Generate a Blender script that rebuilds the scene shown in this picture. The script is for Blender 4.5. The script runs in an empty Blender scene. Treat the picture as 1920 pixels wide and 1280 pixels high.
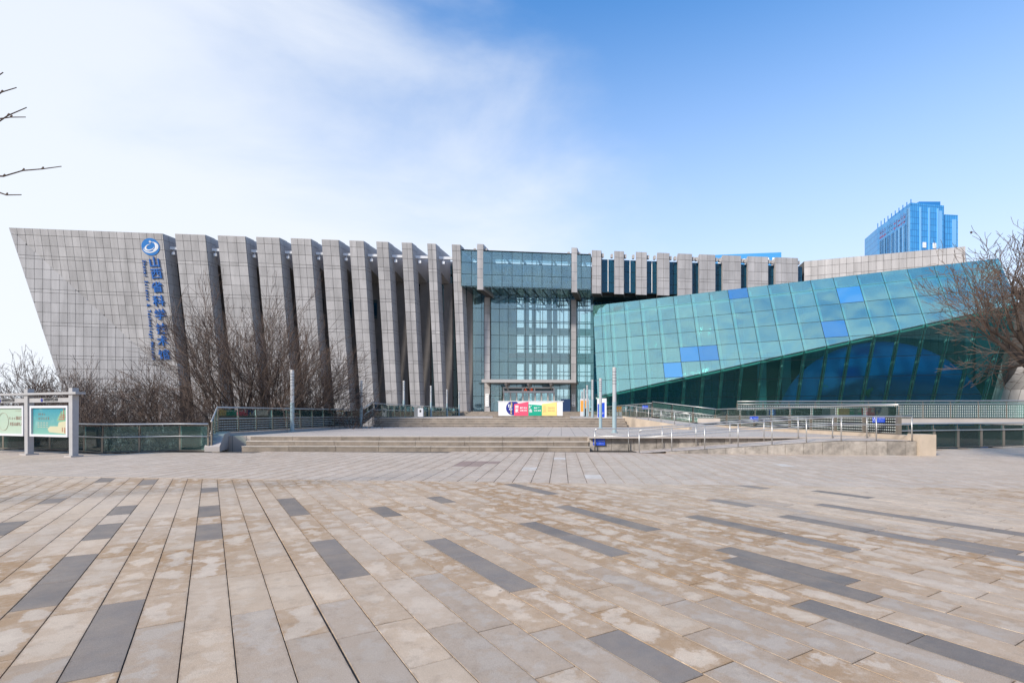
import bpy, bmesh, math, random
from mathutils import Vector, Matrix
V = Vector
random.seed(7)
SC = bpy.context.scene
C = SC.collection
R = math.radians
# ------------------------------------------------------------------ camera
EYE = 1.55; F = 960.0; HZ = 775.0           # photo pixels (1920 x 1280)
cam = bpy.data.cameras.new('camera'); camo = bpy.data.objects.new('camera', cam)
C.objects.link(camo); camo.location = (0, 0, EYE); camo.rotation_euler = (R(90), 0, 0)
cam.sensor_width = 36; cam.lens = 18; cam.shift_y = (HZ-640)/1920; cam.clip_end = 6000; cam.clip_start = .05
SC.camera = camo
# ------------------------------------------------------------------ sky and sun
SUN_EL = R(33); SUN_AZ = R(-136)             # azimuth measured from +Y towards +X
w = bpy.data.worlds.new('World'); SC.world = w; w.use_nodes = True
nt = w.node_tree; N = nt.nodes; L = nt.links
bg = N['Background']; bg.inputs['Strength'].default_value = .11
sky = N.new('ShaderNodeTexSky'); sky.sky_type = 'NISHITA'; sky.sun_disc = False
sky.sun_elevation = SUN_EL; sky.sun_rotation = SUN_AZ
sky.air_density = 1.3; sky.dust_density = .3; sky.ozone_density = 5.0; sky.altitude = 800
tc = N.new('ShaderNodeTexCoord')
mp = N.new('ShaderNodeMapping'); mp.inputs['Scale'].default_value = (1.0, 1.0, 2.2)
mp.inputs['Location'].default_value = (.35, 0.1, .2)
n1 = N.new('ShaderNodeTexNoise'); n1.inputs['Scale'].default_value = 1.9; n1.inputs['Detail'].default_value = 9; n1.inputs['Roughness'].default_value = .55
n1.inputs['Distortion'].default_value = .3
L.new(tc.outputs['Generated'], mp.inputs['Vector']); L.new(mp.outputs['Vector'], n1.inputs['Vector'])
# thin cloud is thicker towards the sun's side and in the hazy air near the horizon
sx = N.new('ShaderNodeSeparateXYZ'); L.new(tc.outputs['Generated'], sx.inputs[0])
def math_node(op, a, b=None, clamp=False):
    m = N.new('ShaderNodeMath'); m.operation = op; m.use_clamp = clamp
    if op == 'MULTIPLY_ADD': m.inputs[2].default_value = .20
    for i, v in enumerate((a, b)):
        if v is None: continue
        if isinstance(v, (int, float)): m.inputs[i].default_value = v
        else: L.new(v, m.inputs[i])
    return m.outputs[0]
side = math_node('MULTIPLY', sx.outputs['X'], -.42)
low = math_node('MULTIPLY', sx.outputs['Z'], -.34)
dens = math_node('ADD', math_node('ADD', math_node('MULTIPLY_ADD', n1.outputs['Fac'], .62), side), low)
cr = N.new('ShaderNodeMapRange'); cr.inputs['From Min'].default_value = .22; cr.inputs['From Max'].default_value = .60
cr.inputs['To Max'].default_value = .85; cr.interpolation_type = 'SMOOTHSTEP'
L.new(dens, cr.inputs['Value'])
hz = N.new('ShaderNodeMapRange'); hz.inputs['From Min'].default_value = .80; hz.inputs['From Max'].default_value = 0.0
hz.inputs['To Min'].default_value = 0; hz.inputs['To Max'].default_value = .97; hz.interpolation_type = 'SMOOTHSTEP'
L.new(sx.outputs['Z'], hz.inputs['Value'])
mx1 = N.new('ShaderNodeMix'); mx1.data_type = 'RGBA'; mx1.inputs['B'].default_value = (4.95, 5.3, 5.95, 1)
hs = N.new('ShaderNodeHueSaturation'); hs.inputs['Saturation'].default_value = 1.45; hs.inputs['Value'].default_value = 1.4; L.new(sky.outputs['Color'], hs.inputs['Color'])
L.new(hz.outputs['Result'], mx1.inputs['Factor']); L.new(hs.outputs['Color'], mx1.inputs['A'])
mx2 = N.new('ShaderNodeMix'); mx2.data_type = 'RGBA'; mx2.inputs['B'].default_value = (5.3, 5.55, 5.95, 1)
L.new(cr.outputs['Result'], mx2.inputs['Factor']); L.new(mx1.outputs['Result'], mx2.inputs['A'])
L.new(mx2.outputs['Result'], bg.inputs['Color'])
sl = bpy.data.lights.new('sun', 'SUN'); sl.energy = 3.1; sl.angle = R(7); sl.color = (1, .93, .83)
so = bpy.data.objects.new('sun', sl); C.objects.link(so)
sdir = V((math.sin(SUN_AZ)*math.cos(SUN_EL), math.cos(SUN_AZ)*math.cos(SUN_EL), math.sin(SUN_EL)))
so.rotation_euler = sdir.to_track_quat('Z', 'Y').to_euler(); so.location = (-30, -20, 60)
vs = SC.view_settings; vs.view_transform = 'Standard'; vs.look = 'None'; vs.exposure = 0.70; vs.gamma = 1; vs.use_curve_mapping = False
SC.cycles.use_denoising = True
SC.cycles.max_bounces = 10; SC.cycles.transparent_max_bounces = 24; SC.cycles.glossy_bounces = 4; SC.cycles.caustics_reflective = False; SC.cycles.caustics_refractive = False

# ------------------------------------------------------------------ helpers
def at(px, py, d): return V(((px-960)/F*d, d, EYE+(HZ-py)/F*d))
def gd(px, py, z=0.0):                        # photo pixel -> point on the level z
    d = (EYE-z)*F/(py-HZ); return V(((px-960)/F*d, d, z))
def ray_plane(px, py, o, n):
    r = V(((px-960)/F, 1, (HZ-py)/F)); e = V((0, 0, EYE))
    return e + r*((o-e).dot(n)/r.dot(n))
class MB:
    def __init__(s): s.v = []; s.f = []; s.m = []
    def add(s, vs, fs, mi=0):
        o = len(s.v); s.v += [tuple(v) for v in vs]
        for f in fs: s.f.append(tuple(i+o for i in f)); s.m.append(mi)
        return s
    def box(s, x0, x1, y0, y1, z0, z1, M=None, mi=0):
        p = [V((x, y, z)) for z in (z0, z1) for y in (y0, y1) for x in (x0, x1)]
        if M: p = [M @ q for q in p]
        return s.add(p, [(0, 2, 3, 1), (4, 5, 7, 6), (0, 1, 5, 4), (2, 6, 7, 3), (0, 4, 6, 2), (1, 3, 7, 5)], mi)
    def prism(s, poly, off, mi=0):            # polygon + its copy moved by off
        n = len(poly); p = [V(q) for q in poly]; q = [a+V(off) for a in p]
        fs = [tuple(range(n)), tuple(reversed(range(n, 2*n)))]
        fs += [(i, i+n, (i+1) % n+n, (i+1) % n) for i in range(n)]
        return s.add(p+q, fs, mi)
    def tube(s, pts, r, n=8, cap=True, mi=0):
        pts = [V(p) for p in pts]; rs = r if isinstance(r, (list, tuple)) else [r]*len(pts)
        vs = []; ref = None
        for i, p in enumerate(pts):
            t = (pts[min(i+1, len(pts)-1)]-pts[max(i-1, 0)]).normalized()
            if ref is None: ref = V((0, 0, 1)) if abs(t.z) < .9 else V((1, 0, 0))
            a = t.cross(ref).normalized(); b = t.cross(a); ref = -b if False else ref
            for k in range(n):
                an = 2*math.pi*k/n; vs.append(p+(a*math.cos(an)+b*math.sin(an))*rs[i])
        fs = []
        for i in range(len(pts)-1):
            for k in range(n):
                fs.append((i*n+k, i*n+(k+1) % n, (i+1)*n+(k+1) % n, (i+1)*n+k))
        if cap: fs += [tuple(reversed(range(n))), tuple(range((len(pts)-1)*n, len(pts)*n))]
        return s.add(vs, fs, mi)
    def bar(s, a, b, wx, h, mi=0):            # square bar from a to b: width wx, height h
        a = V(a); b = V(b); t = (b-a).normalized()
        up = V((0, 0, 1)) if abs(t.z) < .95 else V((0, 1, 0))
        sd = t.cross(up).normalized(); up = sd.cross(t)
        p = [q+sd*(wx/2*i)+up*(h/2*j) for q in (a, b) for j in (-1, 1) for i in (-1, 1)]
        return s.add(p, [(0, 1, 3, 2), (4, 6, 7, 5), (0, 4, 5, 1), (2, 3, 7, 6), (0, 2, 6, 4), (1, 5, 7, 3)], mi)
    def build(s, name, mat, parent=None, smooth=False, fix=True):
        me = bpy.data.meshes.new(name); me.from_pydata(s.v, [], s.f)
        for m in (mat if isinstance(mat, (list, tuple)) else [mat]): me.materials.append(m)
        if isinstance(mat, (list, tuple)): me.polygons.foreach_set('material_index', s.m)
        if fix:
            bm = bmesh.new(); bm.from_mesh(me); bmesh.ops.recalc_face_normals(bm, faces=bm.faces); bm.to_mesh(me); bm.free()
        if smooth: me.polygons.foreach_set('use_smooth', [True]*len(me.polygons))
        o = bpy.data.objects.new(name, me); C.objects.link(o)
        if parent: o.parent = parent
        return o
def tag(o, label, cat, group=None):
    o['label'] = label; o['category'] = cat
    if group: o['group'] = group
    return o
def struct(o): o['kind'] = 'structure'; return o
def stuff(o): o['kind'] = 'stuff'; return o
def thing(name, label, cat, loc=(0, 0, 0), group=None):
    o = bpy.data.objects.new(name, None); C.objects.link(o); o.empty_display_size = .3
    o.location = loc
    return tag(o, label, cat, group)
def keep(o, parent):                          # parent an object modelled in world coordinates
    o.parent = parent; o.matrix_parent_inverse = Matrix.Translation(parent.location).inverted(); return o
def copy_tree(o, parent=None):
    c = o.copy(); C.objects.link(c)
    if parent: c.parent = parent
    for ch in list(o.children): copy_tree(ch, c)
    return c
_tx = {}
def text_mesh(s, size, extrude=.0, bold=0.0):
    cu = bpy.data.curves.new('t', 'FONT'); cu.body = s; cu.size = size; cu.extrude = extrude; cu.align_x = 'CENTER'; cu.align_y = 'CENTER'
    cu.offset = bold; cu.resolution_u = 2
    to = bpy.data.objects.new('t', cu); C.objects.link(to)
    bpy.context.view_layer.update()
    me = bpy.data.meshes.new_from_object(to.evaluated_get(bpy.context.evaluated_depsgraph_get()))
    bpy.data.objects.remove(to); bpy.data.curves.remove(cu)
    return me
def put_text(name, s, size, mat, parent, pos, right, up, extrude=.01, bold=0.0, width=None):
    me = text_mesh(s, size, extrude, bold)
    if width and len(me.vertices):
        xs = [v.co.x for v in me.vertices]; k = width/(max(xs)-min(xs))
        for v in me.vertices: v.co.x *= k
    me.materials.clear(); me.materials.append(mat)
    right = V(right).normalized(); n = right.cross(V(up)).normalized(); up = n.cross(right)
    M = Matrix((right, up, n)).transposed().to_4x4(); M.translation = V(pos)
    me.transform(M)
    o = bpy.data.objects.new(name, me); C.objects.link(o)
    if parent: keep(o, parent)
    return o

def put_marks(name, n_, size, mat_, parent, pos, right, up, seed=1, pitch=1.08):
    rnd = random.Random(seed); right = V(right).normalized(); nrm = right.cross(V(up)).normalized(); up_ = nrm.cross(right); mb = MB(); w_ = size*.09
    def bar(cx, cy, hx, hy):
        c = V(pos)+right*cx+up_*cy; mb.prism([c-right*hx-up_*hy, c+right*hx-up_*hy, c+right*hx+up_*hy, c-right*hx+up_*hy], nrm*.002)
    for k in range(n_):
        ox = (k-(n_-1)/2)*size*pitch
        for q in range(rnd.choice((2, 3))): bar(ox+rnd.uniform(-.08, .08)*size, size*(-.3+.3*q), size*rnd.uniform(.18, .38), w_/2)
        for q in range(rnd.choice((1, 2))): bar(ox+rnd.uniform(-.25, .25)*size, rnd.uniform(-.1, .1)*size, w_/2, size*rnd.uniform(.2, .38))
    o = mb.build(name, mat_)
    return keep(o, parent)

# ------------------------------------------------------------------ materials
def mat(name, col, rough=.6, metal=0.0, var=0.0, noise=0.0, nscale=3.0, bump=0.0, bscale=40, col2=None, spec=.5, tint=None, streak=False):
    m = bpy.data.materials.new(name); m.use_nodes = True
    t = m.node_tree; n = t.nodes; l = t.links; b = n['Principled BSDF']
    b.inputs['Roughness'].default_value = rough; b.inputs['Metallic'].default_value = metal
    b.inputs['Specular IOR Level'].default_value = spec
    rgb = n.new('ShaderNodeRGB'); rgb.outputs[0].default_value = (*col, 1); cur = rgb.outputs[0]
    geo = n.new('ShaderNodeNewGeometry')
    if tint:
        a = n.new('ShaderNodeAttribute'); a.attribute_name = tint; cur = a.outputs['Color']
    if noise:
        no = n.new('ShaderNodeTexNoise'); no.inputs['Scale'].default_value = nscale; no.inputs['Detail'].default_value = 8; no.inputs['Roughness'].default_value = .65
        if streak:
            mpn = n.new('ShaderNodeMapping'); mpn.inputs['Scale'].default_value = (1, 1, .12); l.new(geo.outputs['Position'], mpn.inputs['Vector']); l.new(mpn.outputs[0], no.inputs['Vector'])
        else: l.new(geo.outputs['Position'], no.inputs['Vector'])
        mr = n.new('ShaderNodeMapRange'); mr.inputs['From Min'].default_value = .36; mr.inputs['From Max'].default_value = .66
        l.new(no.outputs['Fac'], mr.inputs['Value'])
        mx = n.new('ShaderNodeMix'); mx.data_type = 'RGBA'
        l.new(mr.outputs[0], mx.inputs['Factor']); l.new(cur, mx.inputs['A'])
        if col2: mx.inputs['B'].default_value = (*col2, 1)
        else:
            d = n.new('ShaderNodeMix'); d.data_type = 'RGBA'; d.blend_type = 'MULTIPLY'; d.inputs['Factor'].default_value = 1
            l.new(cur, d.inputs['A']); d.inputs['B'].default_value = (1-noise, 1-noise, 1-noise, 1); l.new(d.outputs['Result'], mx.inputs['B'])
        cur = mx.outputs['Result']
    if var:
        oi = n.new('ShaderNodeObjectInfo'); mr2 = n.new('ShaderNodeMapRange')
        mr2.inputs['To Min'].default_value = 1-var; mr2.inputs['To Max'].default_value = 1+var; l.new(oi.outputs['Random'], mr2.inputs['Value'])
        d = n.new('ShaderNodeVectorMath'); d.operation = 'SCALE'; l.new(cur, d.inputs[0]); l.new(mr2.outputs[0], d.inputs['Scale']); cur = d.outputs[0]
    l.new(cur, b.inputs['Base Color'])
    if bump:
        nb = n.new('ShaderNodeTexNoise'); nb.inputs['Scale'].default_value = bscale; nb.inputs['Detail'].default_value = 5
        l.new(geo.outputs['Position'], nb.inputs['Vector'])
        bu = n.new('ShaderNodeBump'); bu.inputs['Strength'].default_value = bump; bu.inputs['Distance'].default_value = .01
        l.new(nb.outputs['Fac'], bu.inputs['Height']); l.new(bu.outputs[0], b.inputs['Normal'])
    return m
def glass(name, tint, body, body_fac, refl=(.9, .97, 1), rough=.02, ior=1.5, boost=1.0, base=0.0, wave=0.0):
    """coated sheet glass: tinted see-through + a little of its own body colour + mirror reflection by Fresnel"""
    m = bpy.data.materials.new(name); m.use_nodes = True
    t = m.node_tree; n = t.nodes; l = t.links; out = n['Material Output']; n.remove(n['Principled BSDF'])
    tr = n.new('ShaderNodeBsdfTransparent'); tr.inputs[0].default_value = (*tint, 1)
    di = n.new('ShaderNodeBsdfDiffuse'); di.inputs[0].default_value = (*body, 1)
    gl = n.new('ShaderNodeBsdfGlossy'); gl.inputs[0].default_value = (*refl, 1); gl.inputs['Roughness'].default_value = rough
    a = n.new('ShaderNodeMixShader'); a.inputs[0].default_value = body_fac; l.new(tr.outputs[0], a.inputs[1]); l.new(di.outputs[0], a.inputs[2])
    fr = n.new('ShaderNodeFresnel'); fr.inputs[0].default_value = ior
    mu = n.new('ShaderNodeMath'); mu.operation = 'MULTIPLY'; mu.use_clamp = True; mu.operation = 'MULTIPLY_ADD'; mu.inputs[1].default_value = boost; mu.inputs[2].default_value = base; l.new(fr.outputs[0], mu.inputs[0])
    if wave:                                  # sheets are never quite flat nor quite alike
        g = n.new('ShaderNodeNewGeometry'); oi = n.new('ShaderNodeObjectInfo'); nz = n.new('ShaderNodeTexNoise'); nz.inputs['Scale'].default_value = .35; nz.inputs['Detail'].default_value = 1
        ad = n.new('ShaderNodeVectorMath'); l.new(g.outputs['Position'], ad.inputs[0]); l.new(oi.outputs['Random'], ad.inputs[1]); l.new(ad.outputs[0], nz.inputs['Vector'])
        bu = n.new('ShaderNodeBump'); bu.inputs['Strength'].default_value = wave; bu.inputs['Distance'].default_value = .25; l.new(nz.outputs['Fac'], bu.inputs['Height']); l.new(bu.outputs[0], gl.inputs['Normal'])
        mr = n.new('ShaderNodeMapRange'); mr.inputs['To Min'].default_value = body_fac*.7; mr.inputs['To Max'].default_value = min(1, body_fac*1.3); l.new(oi.outputs['Random'], mr.inputs['Value']); l.new(mr.outputs[0], a.inputs[0])
    b = n.new('ShaderNodeMixShader'); l.new(mu.outputs[0], b.inputs[0]); l.new(a.outputs[0], b.inputs[1]); l.new(gl.outputs[0], b.inputs[2])
    l.new(b.outputs[0], out.inputs[0])
    return m
m_stone = mat('museum_stone', (.46, .435, .43), .55, var=.10, noise=.30, nscale=.9, streak=True, bump=.1, bscale=8)
m_stone_side = mat('museum_stone_side', (.52, .49, .48), .6, noise=.15, nscale=.6, streak=True)  # same stone, colour lightened to offset the shade between the fins
m_joint = mat('dark_joint', (.095, .088, .085), .8)
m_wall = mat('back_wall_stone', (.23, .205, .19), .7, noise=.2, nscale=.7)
m_steelw = mat('white_steel', (.72, .73, .77), .4)
m_frame = mat('dark_mullion', (.03, .06, .065), .4)
m_glass_hall = glass('hall_glass', (.85, .96, .97), (.28, .50, .53), .10, (.78, .96, 1), boost=1.5, base=.08, wave=.3)
m_glass_clear = glass('clear_glass', (.93, .98, .98), (.4, .5, .5), .02)
m_glass_blue = glass('blue_glass', (.08, .26, .40), (.01, .10, .19), .5, (.5, .8, 1), boost=1.2)
m_glass_dark = glass('dark_glass', (.10, .20, .23), (.01, .03, .04), .5, (.7, .95, 1), boost=1.0)
m_cry_up = glass('crystal_glass', (.56, .90, .88), (.27, .58, .54), .16, (.74, .98, .96), rough=.02, boost=2.0, base=.20, wave=.5)
m_cry_blue = glass('crystal_blue_pane', (.12, .45, .85), (.05, .30, .66), .5, (.7, .9, 1), boost=2.0, base=.12, wave=.5)
m_cry_low = glass('crystal_low_glass', (.55, .84, .83), (.03, .12, .12), .10, (.6, .95, .95), boost=1.0)
m_rail_glass = glass('rail_glass', (.74, .88, .85), (.16, .30, .28), .12, (.9, 1, 1), boost=1.0)
m_rib = mat('pale_steel_rib', (.78, .86, .83), .4)
m_steel = mat('brushed_steel', (.52, .51, .49), .42, metal=.8)
m_post = mat('bronze_post', (.20, .175, .145), .4, metal=.4)
m_lampw = mat('lamp_white', (.50, .50, .51), .3, metal=.35)
m_lampb = mat('lamp_bluegrey', (.28, .37, .40), .4)
m_ring = mat('lamp_ring', (.16, .17, .18), .4)
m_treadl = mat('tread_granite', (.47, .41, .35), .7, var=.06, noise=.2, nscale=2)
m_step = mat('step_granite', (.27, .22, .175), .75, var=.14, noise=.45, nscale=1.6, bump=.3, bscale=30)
m_tread = mat('terrace_paving', (.45, .40, .365), .75, noise=.16, nscale=.8)
m_curb = mat('beige_curb', (.52, .43, .34), .7, var=.06, noise=.2, nscale=1.5)
m_rough = mat('rough_grey_stone', (.36, .32, .28), .85, var=.25, noise=.5, nscale=3, bump=1.0, bscale=12)
m_white = mat('white_panel', (.80, .80, .80), .5)
m_whitef = mat('white_frame', (.58, .58, .60), .35)
m_bark = mat('bark', (.065, .048, .038), .9, noise=.4, nscale=12)
m_twig = mat('twig_bark', (.105, .072, .056), .9)
m_blue = mat('letter_blue', (.012, .12, .42), .4)
m_navy = mat('navy_print', (.012, .02, .22), .5)
m_pink = mat('pink_print', (.85, .085, .16), .5)
m_green = mat('green_print', (.0, .36, .22), .5)
m_yel = mat('yellow_print', (.90, .66, .22), .5)
m_signblue = mat('sign_blue', (.01, .07, .55), .4)
m_orange = mat('orange_print', (.75, .32, .05), .5)
m_black = mat('black_plastic', (.02, .02, .022), .45)
m_red = mat('red_cloth', (.30, .02, .03), .7)
m_led = mat('led_red', (.75, .05, .02), .5)
m_grey = mat('warm_grey_metal', (.40, .37, .35), .45)

# ------------------------------------------------------------------ ground
m_ground = mat('garden_soil', (.13, .11, .085), .95, noise=.4, nscale=.25, col2=(.09, .10, .06))
struct(MB().add([(-900, -300, -2.6), (900, -300, -2.6), (900, 2500, -2.6), (-900, 2500, -2.6)], [(0, 1, 2, 3)]).build('ground', m_ground, fix=False))
YAW = R(5.5); ax = V((math.sin(YAW), math.cos(YAW), 0)); ay = V((math.cos(YAW), -math.sin(YAW), 0))
# plaza slab; its far edge follows the glass balustrades
LEFT_EDGE = [(-30, 25.2), (-26, 23.8), (-22.5, 22.5), (-20, 21.9), (-18.1, 21.3), (-16.8, 20.3), (-15.6, 19.9), (-14.6, 20.7), (-13.6, 21.2), (-12.4, 20.9)]
plaza_out = [(-30, -6), (32, -6), (32, 27), (24.4, 24.4), (15.8, 21.8), (15.8, 21.3)] + list(reversed(LEFT_EDGE))
m_joint_plaza = mat('plaza_joint', (.10, .085, .07), .95)
struct(MB().prism([(x, y, -.02) for x, y in plaza_out], (0, 0, -2.6)).build('plaza', m_joint_plaza))
# planks -------------------------------------------------------------
PA = R(30.5); pv = V((-math.sin(PA), math.cos(PA), 0)); pu = V((math.cos(PA), math.sin(PA), 0))
def chamfer_top(quad, z, t=.02, ch=.004):
    c = sum((V(q) for q in quad), V())/len(quad); n = len(quad)
    top = []; mid = []; bot = []
    for q in quad:
        q = V(q); dd = (c-q).normalized()
        top.append(V((q.x+dd.x*ch*1.4, q.y+dd.y*ch*1.4, z))); mid.append(V((q.x, q.y, z-ch))); bot.append(V((q.x, q.y, z-t)))
    vs = top+mid+bot
    fs = [tuple(range(n))] + [(i+n, (i+1) % n+n, (i+1) % n, i) for i in range(n)] + [(i+2*n, (i+1) % n+2*n, (i+1) % n+n, i+n) for i in range(n)]
    return vs, fs
m_plank = bpy.data.materials.new('plank_granite'); m_plank.use_nodes = True
def plank_material(m):
    t = m.node_tree; n = t.nodes; l = t.links; b = n['Principled BSDF']; b.inputs['Roughness'].default_value = .62; b.inputs['Specular IOR Level'].default_value = .35
    a = n.new('ShaderNodeAttribute'); a.attribute_name = 'tint'
    g = n.new('ShaderNodeNewGeometry')
    def noise(sc, det, rg=.6):
        x = n.new('ShaderNodeTexNoise'); x.inputs['Scale'].default_value = sc; x.inputs['Detail'].default_value = det; x.inputs['Roughness'].default_value = rg
        l.new(g.outputs['Position'], x.inputs['Vector']); return x.outputs['Fac']
    def rng(v, a0, a1, b0=0, b1=1):
        r = n.new('ShaderNodeMapRange'); r.inputs['From Min'].default_value = a0; r.inputs['From Max'].default_value = a1; r.inputs['To Min'].default_value = b0; r.inputs['To Max'].default_value = b1
        l.new(v, r.inputs['Value']); return r.outputs[0]
    def mul(x, y):
        q = n.new('ShaderNodeMath'); q.operation = 'MULTIPLY'; l.new(x, q.inputs[0]); l.new(y, q.inputs[1]); return q.outputs[0]
    def mixc(f, A, B):
        q = n.new('ShaderNodeMix'); q.data_type = 'RGBA'; l.new(f, q.inputs['Factor']); l.new(A, q.inputs['A'])
        if isinstance(B, tuple): q.inputs['B'].default_value = (*B, 1)
        else: l.new(B, q.inputs['B'])
        return q.outputs['Result']
    ld = n.new('ShaderNodeAttribute'); ld.attribute_name = 'ld'; hd = n.new('ShaderNodeAttribute'); hd.attribute_name = 'hd'
    sl_ = n.new('ShaderNodeSeparateXYZ'); l.new(ld.outputs['Vector'], sl_.inputs[0]); sh_ = n.new('ShaderNodeSeparateXYZ'); l.new(hd.outputs['Vector'], sh_.inputs[0])
    def m2(op, x, y=None):
        q = n.new('ShaderNodeMath'); q.operation = op
        for k, z in enumerate((x, y)):
            if z is None: continue
            if isinstance(z, (int, float)): q.inputs[k].default_value = z
            else: l.new(z, q.inputs[k])
        return q.outputs[0]
    eu = m2('SUBTRACT', sh_.outputs[0], m2('ABSOLUTE', sl_.outputs[0])); ev = m2('SUBTRACT', sh_.outputs[1], m2('ABSOLUTE', sl_.outputs[1]))
    ed = m2('MINIMUM', eu, ev)                # metres to this stone's nearest edge
    def own(sc, det, rg=.6):                  # noise that is different on every stone
        x = n.new('ShaderNodeTexNoise'); x.inputs['Scale'].default_value = sc; x.inputs['Detail'].default_value = det; x.inputs['Roughness'].default_value = rg
        l.new(ld.outputs['Vector'], x.inputs['Vector']); return x.outputs['Fac']
    c = a.outputs['Color']
    c = mixc(rng(own(2.4, 7, .68), .38, .64, 0, .38), c, (.36, .285, .215))
    broad = rng(noise(.17, 2), .33, .54)
    # rust creeps in from the joints: brown rim with an uneven inner border, pale middle
    creep = m2('SUBTRACT', m2('MULTIPLY', m2('SUBTRACT', own(3.6, 6, .6), .40), .95), ed)
    rim = mul(mul(rng(creep, -.035, .025), broad), a.outputs['Alpha'])
    c = mixc(mul(rim, rng(own(11, 4), .25, .55, .35, .92)), c, (.33, .195, .09))
    pale = mul(mul(rng(creep, -.09, -.14), broad), a.outputs['Alpha'])
    c = mixc(rng(pale, 0, 1, 0, .55), c, (.60, .50, .385))
    grime = mul(rng(ed, .018, .0), rng(own(8, 4), .4, .65, 0, .55))
    c = mixc(grime, c, (.17, .125, .09))
    c = mixc(rng(noise(6, 8, .72), .52, .74, 0, .5), c, (.22, .165, .12))       # walked-in dirt
    c = mixc(rng(noise(7, 3), .72, .76, 0, .8), c, (.07, .06, .055))          # gum and oil spots
    sp = n.new('ShaderNodeMix'); sp.data_type = 'RGBA'; sp.blend_type = 'MULTIPLY'; sp.inputs['Factor'].default_value = .7
    l.new(c, sp.inputs['A']); gr = rng(noise(160, 2), .3, .7, .72, 1.22)
    cb = n.new('ShaderNodeCombineColor'); [l.new(gr, cb.inputs[i]) for i in range(3)]; l.new(cb.outputs[0], sp.inputs['B'])
    l.new(sp.outputs['Result'], b.inputs['Base Color'])
    bu = n.new('ShaderNodeBump'); bu.inputs['Strength'].default_value = .25; bu.inputs['Distance'].default_value = .004
    l.new(noise(90, 4), bu.inputs['Height']); l.new(bu.outputs[0], b.inputs['Normal'])
plank_material(m_plank)
def tint_mesh(me, cols):                      # cols: one rgba per polygon
    at_ = me.color_attributes.new('tint', 'FLOAT_COLOR', 'CORNER'); flat = []
    for p in me.polygons: flat += list(cols[p.index])*p.loop_total
    at_.data.foreach_set('color', flat)
def local_mesh(me, exts, seeds, du, dv, oo=V((0, 0, 0))):   # each stone's own coordinates, so that its edges weather
    e_ = me.attributes.new('ld', 'FLOAT_VECTOR', 'CORNER'); flat = []
    for p in me.polygons:
        u0, u1, v0, v1 = exts[p.index]; sd = seeds[p.index]
        cu, cv, hu, hv = (u0+u1)/2, (v0+v1)/2, (u1-u0)/2, (v1-v0)/2
        for vi in p.vertices:
            c = V(me.vertices[vi].co)-oo; flat += [(c.dot(du)-cu), (c.dot(dv)-cv), sd]
    e_.data.foreach_set('vector', flat)
    e2 = me.attributes.new('hd', 'FLOAT_VECTOR', 'CORNER'); flat = []
    for p in me.polygons:
        u0, u1, v0, v1 = exts[p.index]; flat += [(u1-u0)/2, (v1-v0)/2, 0]*p.loop_total
    e2.data.foreach_set('vector', flat)
def far_line(x): return 11.53-.0875*x         # where the planks end
DARK = [(384, 921), (385, 968), (385, 990), (205, 962), (185, 985), (80, 940), (548, 945), (556, 958), (722, 953), (740, 962), (835, 933), (1000, 985), (1050, 1008),
        (870, 1030), (915, 1060), (612, 1020), (645, 1052), (1075, 958), (1140, 974), (125, 1062), (80, 1108), (215, 1170), (180, 1240), (1240, 1228), (1310, 1266), (1600, 1165), (1700, 1195), (1800, 1228),
        (1390, 1040), (1450, 1058), (1530, 1080), (1600, 1103), (1420, 993), (1500, 1010), (1590, 1030), (1580, 985), (1680, 1000), (1800, 1020), (1890, 1040), (1660, 965), (1760, 978), (1860, 992),
        (1330, 938), (1400, 950), (1560, 925), (1420, 912), (990, 912), (1000, 918), (205, 902), (295, 899), (10, 990)]
DARK = [gd(x, y) for x, y in DARK]
MID = [gd(x, y) for x, y in [(470, 1170), (480, 1230), (650, 1180), (700, 1240), (880, 1200), (1380, 1190), (1450, 1230), (90, 1240), (250, 1240), (1770, 1170), (560, 1230), (1290, 945), (1500, 960), (1540, 968), (1480, 945), (1010, 1190)]]
planks = []
def half(q):                                  # cut a plank along the far border
    out = []; f = lambda a: far_line(a.x)-.006-a.y
    for i in range(len(q)):
        a, b = q[i], q[(i+1) % len(q)]; fa_, fb_ = f(a), f(b)
        if fa_ >= 0: out.append(a)
        if (fa_ >= 0) != (fb_ >= 0): out.append(a.lerp(b, fa_/(fa_-fb_)))
    return out
rowi = 0; SLOT = None
usl = (gd(580, 1110)).dot(pu)                 # the slit drain runs along this joint
W = .30
for k in range(-52, 62):
    u0 = usl + k*W; u1 = u0+W-.007
    if k == 0: u0 += .010
    v = -8 + random.random()*.7
    while v < 32:
        ln = random.choice([.62, .74, .74, .80, .9, 1.05]) if (v > 4.6 or random.random() < .45) else random.choice([1.05, 1.2, 1.4])
        v1 = v+ln
        q = [pu*u0+pv*(v+.0035), pu*u1+pv*(v+.0035), pu*u1+pv*(v1-.0035), pu*u0+pv*(v1-.0035)]
        cx = sum((a.x for a in q))/4; cy = sum((a.y for a in q))/4
        q = half(q)
        if len(q) >= 3 and -14.6 < cx < 13.6 and .4 < cy:
            # clip to the far border
            q2 = q
            ins = lambda p: u0 <= p.dot(pu) <= u1 and v <= p.dot(pv) <= v1
            if any(ins(p) for p in DARK): s = random.uniform(.85, 1.15); col = (.185*s, .16*s, .142*s, .06)
            elif any(ins(p) for p in MID) or (cy < 4.8 and random.random() < .22): s = random.uniform(.94, 1.06); col = (.42*s, .35*s, .285*s, .5)
            else:
                s = random.uniform(.92, 1.07); wv = random.uniform(-.008, .012)
                col = (.55*s+wv, .44*s, .335*s-wv, random.choice([.4, .7, .9, 1.0]))
            planks.append((cy, cx, q2, col, (u0, u1, v, v1)))
        v = v1
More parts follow.
